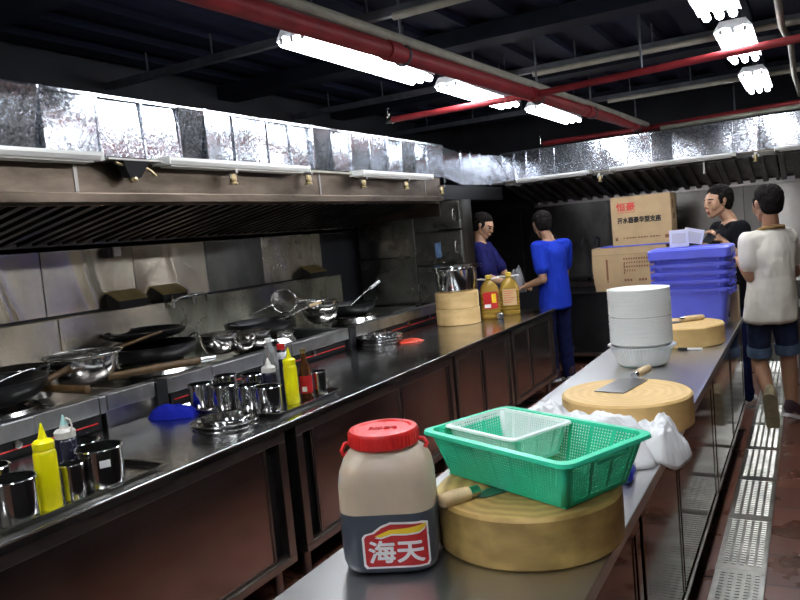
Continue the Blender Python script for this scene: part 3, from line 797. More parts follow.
# wall fittings on the left ledge
def vbox(loc, label, w=.23, g='ochre-topped metal boxes on the wall ledge'):
    t = thing('valve_box', label, 'valve box', loc, 0, g)
    bm = bmesh.new()
    pf = [(0, 0), (.12, 0), (.12, .05), (.02, .105), (0, .105)]
    loft_bm(bm, [[(p[0], -w/2, p[1]) for p in pf], [(p[0], w/2, p[1]) for p in pf]])
    new_obj('box_body', bm, 'black', t)
    bm = bmesh.new(); pf = [(.125, .05), (.02, .11), (-.0, .11), (0, .118), (.022, .118), (.13, .056)]
    loft_bm(bm, [[(p[0], -w/2-.006, p[1]) for p in pf], [(p[0], w/2+.006, p[1]) for p in pf]])
    new_obj('sloping_lid', bm, 'ochre', t)
    return t
v = vbox((XL+.004, 3.42, 1.286), 'ochre-topped black metal box on the wall ledge, the left one')
dup(v, (XL+.004, 3.80, 1.286), label='ochre-topped black metal box on the wall ledge beside the swing tap')
dup(v, (XL+.004, 5.56, 1.286), label='ochre-topped black metal box on the wall ledge above the upright ladle')
t = thing('swing_tap', 'chrome swing tap on the wall ledge between the ochre-topped boxes', 'tap', (XL+.11, 3.75, 1.27))
tube('spout', [(0, .0, .0), (.04, 0, .01), (.06, .05, .035), (.06, .24, .04), (.06, .3, .03), (.06, .31, -.02)], .011, 'pot', t)
for y in (0, .2): lathe('valve', [(0, -.03), (.018, -.03), (.018, .03), (.008, .035), (.008, .055), (.0, .055)], 'pot', t, 14, cx=.03, cy=y)
t = thing('socket_box', 'small double electric box high on the left wall panel', 'socket', (XL+.02, 3.36, 1.62))
boxes('black_half', [(0, -.05, 0, .05, -.005, .10)], 'black', t, .003); boxes('pale_half', [(0, .0, .01, .05, .06, .10)], 'milky', t, .003)

# ------------------------------------------------------------------ woks, pots, ladles
def bowl_prof(r, h, th=.003, lip=.008, base=.35, k=2.2):
    out = []; n = 9
    for i in range(n+1):
        s = i/n; rr = r*(base+(1-base)*math.sin(s*PI/2)**.9); out.append((rr, h*s**k))
    inn = [(max(0, rr-th), z+th) for rr, z in out][::-1]
    return [(0, 0)]+out+[(r+lip, h), (r+lip, h+.004), (r-th, h+.004)]+inn[1:]+[(0, th)]
def wok(loc, r, label, h=.10, handles=True, m='iron', rz=0, group='black iron woks on the ranges'):
    t = thing('wok', label, 'wok', loc, rz, group)
    lathe('wok_bowl', bowl_prof(r, h, .004, .004, .18, 2.), m, t, 48)
    if handles:
        for s in (-1, 1):
            tube('loop_handle', [(s*(r-.002), -.05, h), (s*(r+.02), -.045, h+.02), (s*(r+.035), 0, h+.028), (s*(r+.02), .045, h+.02), (s*(r-.002), .05, h)], .006, m, t, 8)
    return t
w1 = wok((-3.47, 2.05, .955), .30, 'large black iron wok with loop handles at the left frame edge', .12, rz=1.4)
dup(w1, (-3.46, 1.05, .955), 1.2, 'large black iron wok before the left frame edge')
wok((-3.60, 3.22, .955), .28, 'black iron wok on the middle range behind the wooden handle', .11, rz=1.2)
wok((-3.72, 3.30, 1.085), .25, 'second black wok resting crooked inside the first on the middle range', .06, False)
wok((-3.55, 4.22, .955), .26, 'black wok with an upright ladle at the middle of the cooking line', .11, rz=1.5)
wok((-3.5, 5.35, .955), .23, 'black wok on the farthest range with a white-tipped ladle', .10, rz=1.)

def ladle(label, a, b, r, cup=.05, m='pot_d', tip=None, name='ladle', disc=False, nrm=None):
    t = thing(name, label, name.replace('_', ' '), a)
    d = Vector(b)-Vector(a)
    tube('handle', [(0, 0, 0), d*.5+Vector((0, 0, .01)), d], r, 'handle_d' if disc == 'wood' else m, t, 8)
    if tip: tube('handle_grip', [d*.72+Vector((0, 0, .006)), d*1.02], r*1.8, tip, t, 10)
    if disc is False:
        lathe('ladle_cup', bowl_prof(cup, cup*.6, .002, .003, .2, 2.), m, t, 24, mtx=Matrix.Translation((0, 0, -cup*.5)))
    return t
ladle('ladle lying in the black wok at the left frame edge', (-3.45, 2.02, 1.03), (-3.36, 2.26, 1.11), .006, .055)
ladle('white-tipped ladle leaning in the farthest wok', (-3.5, 5.35, 1.03), (-3.45, 5.80, 1.20), .008, .05, tip='white')
ladle('steel ladle leaning across the stacked bowls', (-3.50, 4.42, 1.05), (-3.28, 4.62, 1.15), .007, .05, tip='handle')

def strainer(loc, r, label, tilt=None, handle=None, name='wire_strainer', depth=.05, mesh_n=7):
    t = thing(name, label, 'strainer', loc)
    if tilt is not None: t.rotation_euler = tilt
    tube('rim_wire', [(r*math.cos(2*PI*k/36), r*math.sin(2*PI*k/36), 0) for k in range(36)], .005, 'pot_d', t, 8, True)
    bm = bmesh.new()
    for k in range(-mesh_n, mesh_n+1):
        c = k/(mesh_n+1)*r; L = math.sqrt(r*r-c*c)
        for sw in (0, 1):
            pts = []
            for q in range(9):
                u = -L+2*L*q/8; rr2 = (c*c+u*u)/(r*r); z = -depth*(1-rr2)
                pts.append((c, u, z) if sw == 0 else (u, c, z))
            tube_bm(bm, pts, .0014, 4)
    new_obj('wire_mesh', bm, 'pot_d', t, True, 60)
    if handle:
        tube('handle', [(r*math.cos(handle[0]), r*math.sin(handle[0]), 0), ((r+handle[1])*math.cos(handle[0]), (r+handle[1])*math.sin(handle[0]), handle[2])], .008, 'handle_d' if len(handle) < 4 else 'pot_d', t, 8)
    return t
# big steel bowl with strainer across it (nearest range)
def steel_bowl(loc, r, h, label, m='pot_d', name='steel_bowl', g='round steel bowls and basins', base=.45):
    t = thing(name, label, 'bowl', loc, 0, g)
    lathe('bowl_shell', bowl_prof(r, h, .002, .012, base, 1.7), m, t, 48)
    return t
steel_bowl((-3.40, 2.58, .962), .18, .15, 'large steel bowl under the wide wire strainer')
strainer((-3.40, 2.58, 1.125), .20, 'wide round wire strainer laid across a steel bowl', handle=(1.25, .25, .05))
def stock_pot(loc, r, h, label, m='pot_d', lid=False, g='round steel pots', handles=True, name='steel_pot'):
    t = thing(name, label, 'pot', loc, 0, g)
    lathe('pot_shell', [(0, 0), (r-.006, 0), (r, .006), (r, h), (r+.006, h+.002), (r+.004, h+.006), (r-.003, h+.005), (r-.003, .008), (0, .006)], m, t, 40)
    if handles:
        for s in (-1, 1): tube('side_handle', [(s*r, -.03, h*.8), (s*(r+.022), -.024, h*.82), (s*(r+.022), .024, h*.82), (s*r, .03, h*.8)], .004, m, t, 8)
    return t
stock_pot((-3.74, 2.42, .902), .16, .17, 'dark steel pot at the back, between the wok and the strainer', 'pot_d')
# wooden handled things
def stick(a, b, r, label, ferrule=None, name='wooden_handle'):
    t = thing(name, label, 'handle', a); d = Vector(b)-Vector(a)
    tube('wood_shaft', [(0, 0, 0), d*.5, d*.985, d], [r*.85, r, r*1.02, r*.7], 'handle_d', t, 14)
    if ferrule: tube('steel_ferrule', [d*1.0, d*1.18], [r*.95, r*.7], 'pot', t, 14)
    return t
stick((-3.42, 2.31, 1.0), (-3.10, 2.36, .985), .021, 'thick brown wooden handle pointing right, below the wire strainer')
stick((-3.30, 2.18, 1.02), (-3.32, 2.45, 1.08), .016, 'short brown wooden handle rising beside the black wok')
stick((-3.28, 2.62, .99), (-3.08, 3.10, .99), .022, 'long brown wooden wok handle with a pale steel ferrule', True)
steel_bowl((-3.44, 3.66, .93), .13, .13, 'steel bowl with bright inside on the middle range, left of its neighbour')
steel_bowl((-3.34, 3.90, .93), .11, .11, 'smaller steel bowl just right of the bright one')
steel_bowl((-3.30, 3.72, .935), .08, .06, 'small steel dish in front of the two bowls on the middle range')
strainer((-3.72, 4.74, 1.16), .10, 'round perforated skimmer standing upright over the black wok', tilt=(1.15, 0.2, .75), depth=.03, mesh_n=9, handle=(3.6, .2, -.05, 1), name='skimmer')
steel_bowl((-3.45, 4.84, .96), .15, .15, 'deep steel bowl left of the farthest wok')
steel_bowl((-3.42, 4.80, 1.04), .14, .10, 'steel bowl nested in the deep one left of the farthest wok')
strainer((-3.40, 4.66, 1.16), .12, 'wire strainer lying over the nested steel bowls', handle=(2.6, .22, .02))
steel_bowl((-3.24, 4.1, .96), .06, .04, 'small steel cup dish on the rail side of the middle wok')
tag(boxes('chopping_board', [(-3.9, 5.75, .902, -3.3, 6.2, .925)], 'frame', None, .004), 'flat steel board at the end of the farthest range', 'board')

# ------------------------------------------------------------------ left counter objects
ZT = .8005
def tray(x0, y0, x1, y1, label):
    cx, cy, hx, hy = (x0+x1)/2, (y0+y1)/2, (x1-x0)/2, (y1-y0)/2
    t = thing('tray', label, 'tray', (cx, cy, ZT), 0, 'steel trays on the left counter')
    bm = bmesh.new()
    S_ = [(hx-.018, 0), (hx-.004, .018), (hx+.008, .020), (hx+.008, .022), (hx-.005, .021), (hx-.02, .003)]
    secs = [[(p[0], p[1], z) for p in rrect(a, a-hx+hy, .03)] for a, z in S_]
    loft_bm(bm, secs); new_obj('tray_shell', bm, 'pot_d', t, True, 30)
    return t
tray(-2.52, 1.05, -2.14, 1.93, 'steel tray at the left frame edge under the nearest pots and bottles')
tray(-2.90, 2.66, -2.19, 3.20, 'steel tray under the row of cups and the second yellow bottle')
ZP = ZT+.004
P_ = 'steel pots and cups on the two trays'
stock_pot((-2.22, 1.375, ZP), .068, .135, 'steel cup cut by the left frame edge, left of the nearest yellow bottle', 'pot', g=P_, handles=False)
stock_pot((-2.43, 1.42, ZP), .07, .14, 'steel pot behind the cup at the left frame edge', 'pot', g=P_, handles=False)
stock_pot((-2.42, 1.22, ZP), .07, .14, 'steel pot outside the left frame edge on the nearest tray', 'pot', g=P_, handles=False)
stock_pot((-2.205, 1.575, ZP), .038, .12, 'slim steel cup in front of the bottle of dark sauce on the nearest tray', 'pot', g=P_, handles=False)
p = stock_pot((-2.22, 1.70, ZP), .078, .14, 'wide steel pot with a pale sticker, right end of the nearest tray', 'pot', g=P_, handles=False)
o = boxes('pale_sticker', [(-.018, -.0795, .085, .018, -.078, .11)], 'white', p, mtx=Matrix.Rotation(1.1, 4, 'Z')); 
stock_pot((-2.41, 1.76, ZP), .072, .13, 'steel pot behind the wide one on the nearest tray', 'pot', g=P_, handles=False)
for x, y, r, w in ((-2.78, 2.78, .062, 'leftmost in the front row on the far tray'), (-2.61, 2.77, .062, 'second from left in the front row on the far tray'),
                (-2.455, 2.78, .058, 'third from left in the front row on the far tray'), (-2.32, 2.76, .062, 'right end of the front row, touching the far yellow bottle'),
                (-2.80, 2.99, .06, 'left one of the back row on the far tray'), (-2.65, 3.04, .06, 'right one of the back row on the far tray')):
    stock_pot((x, y, ZP), r, .12, 'small steel cup, '+w, 'pot', g=P_, handles=False)
stock_pot((-2.27, 3.12, ZP), .036, .12, 'slim steel cup with a banded rim at the right end of the far tray', 'pot', g=P_, handles=False)

def squeeze(loc, h, r, label, body='yellow', cap='yellow', tip='yellow', ring=False, lean=0):
    t = thing('squeeze_bottle', label, 'squeeze bottle', loc, 0, 'squeeze bottles on the trays')
    hb = h*.70
    lathe('bottle_body', [(0, 0), (r*.93, 0), (r, .006), (r*1.01, hb*.5), (r, hb*.92), (r*.93, hb*.97), (r*.8, hb), (0, hb)], body, t, 32)
    lathe('screw_cap', [(0, hb), (r*.93, hb), (r*.95, hb+.022), (r*.75, hb+.03), (r*.42, hb+.034), (r*.34, hb+.045), (0, hb+.045)], cap, t, 32)
    lathe('nozzle', [(r*.36, hb+.035), (r*.30, hb+.05), (.003, h), (0, h+.001)], tip, t, 20)
    if ring: tube('cap_loop', [(r*.5*math.cos(a), 0, 0) for a in ()] or [(r*.9, 0, hb+.02), (r*1.15, 0, hb+.045), (r*1.0, 0, hb+.065), (r*.5, 0, hb+.07), (r*.2, 0, hb+.062)], .003, cap, t, 8)
    return t
squeeze((-2.215, 1.49, ZP), .285, .036, 'bright yellow squeeze bottle on the nearest tray, left')
squeeze((-2.33, 1.655, ZP), .265, .038, 'squeeze bottle of dark sauce with a cloudy cap and teal tip', 'dark_sauce', 'milky', 'teal', True)
squeeze((-2.42, 2.90, ZP), .235, .038, 'squeeze bottle of dark sauce with a cloudy cap on the far tray', 'dark_sauce', 'milky', 'milky')
squeeze((-2.30, 2.92, ZP), .285, .034, 'bright yellow squeeze bottle on the far tray')
t = thing('plastic_bottle', 'clear plastic bottle half full of dark sauce with a white cap', 'bottle', (-2.50, 3.02, ZP))
lathe('dark_contents', [(0, .001), (.037, .001), (.037, .15), (0, .15)], 'dark_sauce', t, 28)
lathe('bottle_body', [(0, 0), (.04, 0), (.041, .01), (.041, .19), (.036, .23), (.016, .285), (.014, .30), (0, .30)], 'clear', t, 28)
lathe('screw_cap', [(0, .298), (.018, .298), (.018, .318), (0, .32)], 'white', t, 20)
t = thing('plastic_bottle', 'small bottle with a red cap behind the clear bottle', 'bottle', (-2.52, 3.14, ZP))
lathe('bottle_body', [(0, 0), (.034, 0), (.035, .2), (.018, .24), (0, .24)], 'dark_sauce', t, 24); lathe('screw_cap', [(0, .238), (.022, .238), (.022, .268), (0, .27)], 'lid_red', t, 20)
lathe('white_band', [(.0355, .19), (.034, .215), (.028, .225), (.027, .222)], 'white', t, 24)
t = thing('glass_bottle', 'brown glass sauce bottle with a red label on the far tray', 'bottle', (-2.30, 3.04, ZP))
lathe('bottle_body', [(0, 0), (.033, 0), (.034, .005), (.034, .13), (.028, .16), (.014, .20), (.013, .235), (0, .235)], 'brown_glass', t, 24)
lathe('bottle_cap', [(0, .234), (.016, .234), (.016, .258), (0, .26)], 'brass', t, 18)
lathe('paper_label', [(.0345, .03), (.0348, .03), (.0348, .12), (.0345, .12)], 'lab_red', t, 24, close=True)
boxes('white_panel', [(-.014, -.0362, .04, .010, -.0345, .065)], 'lab_white', t, mtx=Matrix.Rotation(.45, 4, 'Z'))

def dish_stack(loc, r, n, label, hole=True, prefix='steel dish'):
    for k in range(n):
        t = thing('steel_dish', label[k], 'dish', (loc[0]+.006*k, loc[1]-.004*k, loc[2]+.022*k), .3*k, 'shallow steel dishes on the left counter')
        lathe('dish_shell', [(0, 0), (r*.8, 0), (r*.86, .016), (r*.99, .018), (r, .022), (r*.98, .023), (r*.85, .02), (r*.78, .004), (0, .004)], 'pot', t, 48)
        if k == n-1:
            lathe('inner_ring', [(r*.66, .004), (r*.72, .004), (r*.74, .035), (r*.71, .037), (r*.68, .034)], 'pot', t, 48, close=True)
dish_stack((-2.335, 2.46, ZT), .155, 2, ['bottom steel dish of the pair in front of the row of cups', 'top ringed steel dish of the pair in front of the row of cups'])
dish_stack((-2.86, 4.74, ZT), .175, 3, ['bottom steel dish of the stack beside the red packet', 'middle steel dish of the stack by the red packet', 'top ringed steel dish of the stack by the red packet'])
def crumple(name, label, cat, cx, cy, z0, rx, ry, h, m, seed, rz=0, nseg=36, amp=.35, freq=9, flat=.5, mod=None):
    """crumpled cloth or film: a closed low mound with folded surface"""
    bm = bmesh.new(); nr = 30 if mod else 14
    top = []; 
    rings = []
    for j in range(nr+1):
        s = j/nr; ring = []
        for k in range(nseg):
            a = 2*PI*k/nseg; e = 1+amp*noise.noise(Vector((math.cos(a)*1.6+seed, math.sin(a)*1.6, seed)))
            x, y = rx*s*e*math.cos(a), ry*s*e*math.sin(a)
            z = h*(1-s**3.2)*(1+.4*noise.noise(Vector((x*freq, y*freq, seed)))) 
            rdg = 1-abs(noise.noise(Vector((x*freq*1.9+3, y*freq*1.9, seed+5))))*2
            z += h*.22*rdg*(1-s**6)+h*.08*noise.noise(Vector((x*freq*5, y*freq*5, seed)))*(1-s**6)
            if mod:
                for fm, am in ((2.3, .11), (5.3, .05)): z += h*am*(1-2*abs(noise.noise(Vector((x*freq*fm, y*freq*fm, seed+fm)))))*(1-s**8)
                x, y, z = mod(x, y, max(z, 0))
            ring.append(bm.verts.new((x, y, max(z, .001) if not mod else z)))
            if j == 0: break
        rings.append(ring)
    for j in range(nr):
        a, b = rings[j], rings[j+1]
        for k in range(nseg):
            k2 = (k+1) % nseg
            if len(a) == 1: bm.faces.new((a[0], b[k], b[k2]))
            else: bm.faces.new((a[k], b[k], b[k2], a[k2]))
    if not mod: bm.faces.new(rings[-1])
    o = new_obj(name, bm, m, None, True, 75)
    if mod:
        so = o.modifiers.new('t', 'SOLIDIFY'); so.thickness = .0015
    o.location = (cx, cy, z0); o.rotation_euler = (0, 0, rz)
    return tag(o, label, cat)
crumple('cleaning_cloth', 'crumpled blue cloth on the left counter by the steel infill', 'cloth', -2.80, 2.60, ZT, .13, .075, .05, 'cloth_blue', 2.3, .5, freq=16)
crumple('food_packet', 'flat red and white packet beside the stack of steel dishes', 'packet', -2.66, 4.84, ZT, .10, .085, .018, 'red_cloth', 5.1, .4)

# double chopping block with basin
def block(loc, r, h, label, m, seam=False, wobble=0, top_r=None):
    t = thing('chopping_block', label, 'chopping block', loc, 0, 'round wooden chopping blocks')
    lathe('wood_drum', [(0, 0), (r-.006, 0), (r, .006), (r, h-.008), (r-.008, h), (r*.75, h-.001), (r*.3, h-.003), (0, h-.003)], m, t, 64)
    return t
block((-2.68, 5.80, ZT), .19, .14, 'lower of two stacked pale chopping blocks by the oil bottles', 'wood_b')
block((-2.68, 5.80, ZT+.14), .187, .14, 'upper of two stacked pale chopping blocks, under the steel basin', 'wood_b')
for k_, (z_, l_) in enumerate(((.2785, 'wide flanged steel basin on top of the stacked pale chopping blocks'), (.300, 'second flanged basin nested inside the one on the pale blocks'))):
    t = thing('steel_basin', l_, 'basin', (-2.68, 5.80, ZT+z_), 0, 'round steel bowls and basins')
    r_ = .178-.006*k_
    lathe('basin_shell', [(0, 0), (r_*.80, 0), (r_*.88, .012), (r_*.96, .08), (r_, .185), (.238-.004*k_, .197), (.240-.004*k_, .202), (r_, .192), (r_*.95, .08), (r_*.84, .010), (0, .004)], 'pot', t, 56)
tag(boxes('flat_steel_lid', [(-2.80, 5.72, ZT+.506, -2.52, 5.86, ZT+.509)], 'pot', None, 0), 'thin steel sheet lying across the flanged basin rim', 'lid')

def oil_bottle(loc, rz, label, lab_c):
    t = thing('oil_bottle', label, 'oil bottle', loc, rz, 'large golden oil bottles')
    h = .31
    bm = bmesh.new(); secs = []
    pf = [(.078, 0, .02), (.086, .01, .02)]
    for k in range(7): 
        z = .03+k*.028; pf += [(.088, z, .022), (.083, z+.012, .022), (.088, z+.024, .022)]
    pf += [(.084, .245, .03), (.072, .285, .05), (.045, .32, .04), (.024, .335, .0235), (.022, .35, .0215)]
    for a, z, r in pf: secs.append([(p[0], p[1], z) for p in rrect(a, a*.92, min(r, a*.9), 4)])
    loft_bm(bm, secs); new_obj('bottle_body', bm, 'oil', t, True, 35)
    lathe('screw_cap', [(0, .348), (.026, .348), (.026, .378), (.022, .382), (0, .382)], 'oil_cap', t, 24)
    tube('carry_handle', [(-.022, 0, .344), (-.07, 0, .352), (-.095, 0, .35), (-.07, .02, .346), (-.02, .02, .34)], .006, 'white', t, 8)
    tube('carry_handle', [(.022, 0, .344), (.07, 0, .352), (.095, 0, .35)], .006, 'white', t, 8)
    l = boxes('paper_label', [(-.062, -.0835, .09, .062, -.0805, .235)], lab_c, t)
    if lab_c == 'lab_red':
        boxes('white_panel', [(-.055, -.0845, .10, .0, -.0835, .13)], 'lab_white', l)
        boxes('yellow_panel', [(.01, -.0845, .14, .05, -.0835, .22)], 'lab_yel', l)
    else:
        bx = [(-.05, -.0843, .215-k*.02, .05-.02*(k % 3), -.0835, .220-k*.02) for k in range(6)]
        boxes('printed_lines', bx, 'ink_red', l)
    return t
M['lab_cream'] = mat('cream_label_paper', (.62, .42, .20), .6)
oil_bottle((-2.50, 6.10, ZT), .45, 'golden oil bottle with a red label, left of the pair', 'lab_red')
oil_bottle((-2.40, 6.33, ZT), .35, 'golden oil bottle with a cream label, right of the pair', 'lab_cream')
stock_pot((-2.37, 5.98, ZT), .034, .05, 'tiny steel spice cup beside the stacked chopping blocks, the upper one', 'pot', g='tiny steel cups by the oil', handles=False)

# ------------------------------------------------------------------ right counter objects
# sauce jar
t = thing('sauce_jar', 'big frosted jar with a red lid, half full of dark sauce, foreground', 'jar', (-.928, 1.515, ZT), .40); t.scale = (1, 1, .955)
bm = bmesh.new()
pf = [(.092, 0, .05), (.108, .008, .055), (.114, .03, .055), (.115, .10, .055), (.114, .152, .055), (.114, .155, .055), (.113, .22, .055), (.109, .250, .058), (.099, .278, .065), (.085, .296, .080), (.080, .302, .079), (.080, .312, .079)]
secs = [[(p[0], p[1], z) for p in rrect(a, a*.93, r, 6)] for a, z, r in pf]
mis = [1]*4+[1]+[0]*7
loft_bm(bm, secs, mis=mis)
jb = new_obj('jar_body', bm, ['jar', 'sauce'], t, True, 50)
lathe('screw_lid', [(0, .304), (.083, .304), (.086, .308), (.086, .338), (.082, .344), (.070, .345), (.066, .341), (0, .341)], 'lid_red', t, 64)
bm = bmesh.new()
for k in range(48):
    a = 2*PI*k/48; box(bm, -.0012, .0855, .308, .0012, .0875, .337, mtx=Matrix.Rotation(a, 4, 'Z'))
lr = new_obj('lid_grip_ribs', bm, 'lid_red', t); lr['kind'] = 'stuff'
text_o = text_mesh('lid_embossing', '海天', .05, 'lid_red', t, Matrix.Translation((0, 0, .342)), .0015)
fit_text(text_o, .07, .022)
tube('lid_tether', [(.10*math.cos(a), .10*math.sin(a), .300) for a in [D2R(q) for q in range(-170, -9, 10)]] if False else
     [(-.080, .0, .312), (-.098, -.004, .308), (-.106, -.010, .292), (-.100, -.016, .280), (-.092, -.012, .286)], .005, 'lid_red', t, 8)
tube('lid_tether', [(.080, .0, .312), (.098, -.004, .310), (.106, -.010, .300), (.100, -.016, .29)], .005, 'lid_red', t, 8)
# label on the face pointing at the camera (local -Y side)
def wrap_label(o, shift=.018, flat=.058, rad=.055, yc=.1070):
    """lay the flat label around the rounded corner of the jar"""
    bm = bmesh.new(); bm.from_mesh(o.data)
    for _ in range(3):
        es = [e for e in bm.edges if abs(e.verts[0].co.x-e.verts[1].co.x) > .006]
        if es: bmesh.ops.subdivide_edges(bm, edges=es, cuts=1); bmesh.ops.triangulate(bm, faces=bm.faces[:])
    bpy.context.view_layer.update()
    ml = o.matrix_local.copy(); inv = ml.inverted()
    for v in bm.verts:
        p = ml @ v.co; sx = p.x+shift; d = -p.y-yc
        if sx > flat:
            th = (sx-flat)/rad; p = Vector((flat+(rad+d)*math.sin(th), -(yc-rad)-(rad+d)*math.cos(th), p.z))
        else: p = Vector((sx, p.y, p.z))
        v.co = inv @ p
    bm.to_mesh(o.data); bm.free()
def poly_plate(name, pts, y0, th, m, parent, bend=None):
    bm = bmesh.new(); nn = len(pts)
    a = [bm.verts.new((p[0], y0, p[1])) for p in pts]; b = [bm.verts.new((p[0], y0-th, p[1])) for p in pts]
    bm.faces.new(a); bm.faces.new(b[::-1])
    for i in range(nn): bm.faces.new((a[i], a[(i+1) % nn], b[(i+1) % nn], b[i]))
    bmesh.ops.triangulate(bm, faces=bm.faces[:])
    return new_obj(name, bm, m, parent)
lab = [(-.070, .022), (.078, .022), (.084, .030), (.084, .130), (.070, .1345), (.030, .131), (-.006, .137), (-.030, .128), (-.050, .113), (-.070, .108), (-.076, .100), (-.076, .030)]
def shrink(pts, d, c=(.003, .078)): return [(c[0]+(p[0]-c[0])*(1-d), c[1]+(p[1]-c[1])*(1-d*1.25)) for p in pts]
yf = -.1072
l = poly_plate('paper_label', lab, yf, .0010, 'lab_white', t)
poly_plate('red_field', shrink(lab, .07), yf-.001, .0006, 'lab_red', l)
sw = [(-.045, .103), (-.010, .118), (.030, .121), (.060, .123), (.078, .129), (.074, .118), (.060, .110), (.030, .107), (-.005, .108), (-.030, .100)]
poly_plate('yellow_swoosh', sw, yf-.0016, .0005, 'lab_yel', l)
poly_plate('white_swoosh', [(p[0], p[1]-.004) for p in sw], yf-.0015, .0003, 'lab_white', l)
tx = text_mesh('label_writing', '海天', .07, 'lab_white', l, Matrix.Translation((.003, yf-.0021, .064)) @ Matrix.Rotation(PI/2, 4, 'X'), .0004, 0)
fit_text(tx, .128, .054); embolden(tx, .0016)
for o in [l]+list(l.children): wrap_label(o)

block((-.66, 1.755, ZT), .237, .125, 'large dark brown wet chopping block under the green basket', 'wood_a')
block((-.640, 2.85, ZT), .242, .118, 'wide pale chopping block with a cleaver, behind the plastic bag', 'wood_c')
block((-.69, 4.68, ZT), .235, .118, 'pale chopping block in front of the blue tubs', 'wood_c')

def knife(name, label, loc, rz, blade, handle, blade_m='blade', hm='handle', hr=.013, ribs=False, tilt=0):
    """local +x = blade towards handle"""
    t = thing(name, label, 'knife', loc, rz); t.rotation_euler = (0, tilt, rz)
    bl, bw = blade
    poly = [(0, -bw/2), (bl, -bw/2), (bl+.012, -bw*.2), (bl+.012, bw*.2), (bl, bw/2), (0, bw/2)]
    bm = bmesh.new(); loft_bm(bm, [[(p[0], p[1], 0) for p in poly], [(p[0], p[1], .003) for p in poly]]); new_obj('blade', bm, blade_m, t)
    tube('ferrule', [(bl+.005, 0, hr), (bl+.035, 0, hr)], hr*.9, 'pot', t, 14)
    n = 14; pts = [(bl+.033+handle*i/n, 0, hr) for i in range(n+1)]
    rs = [hr*(1.0+.16*math.sin(PI*i/n)+(.06*(i % 2) if ribs else 0)) for i in range(n+1)]; rs[-1] *= .75
    tube('knife_handle', pts, rs, hm, t, 16)
    return t
knife('kitchen_knife', 'knife with a ribbed pale handle sticking out from under the green basket', (-.685, 1.755, ZT+.1225), D2R(239), (.12, .05), .085, hr=.016, ribs=True)
knife('cleaver', 'broad steel cleaver with a wooden handle lying on the wide pale block', (-.70, 2.83, ZT+.1165), D2R(79), (.24, .12), .14, hr=.016)
knife('kitchen_knife', 'knife with a wooden handle lying on the block in front of the blue tubs', (-.84, 4.64, ZT+.1165), D2R(35), (.15, .06), .13, hr=.016)
knife('kitchen_knife', 'blue handled tool poking out behind the large dark chopping block', (-.52, 2.39, ZT), D2R(-86), (.12, .04), .085, 'pot', 'blue_pl', .022)
t = thing('marker_pen', 'black and white marker pen on the counter before the far block', 'pen', (-.68, 4.40, ZT), 0)
tube('pen_barrel', [(.045, 0, .008), (.13, 0, .008)], .007, 'white', t, 12); tube('pen_cap', [(0, 0, .008), (.05, 0, .008)], .0082, 'black', t, 12)

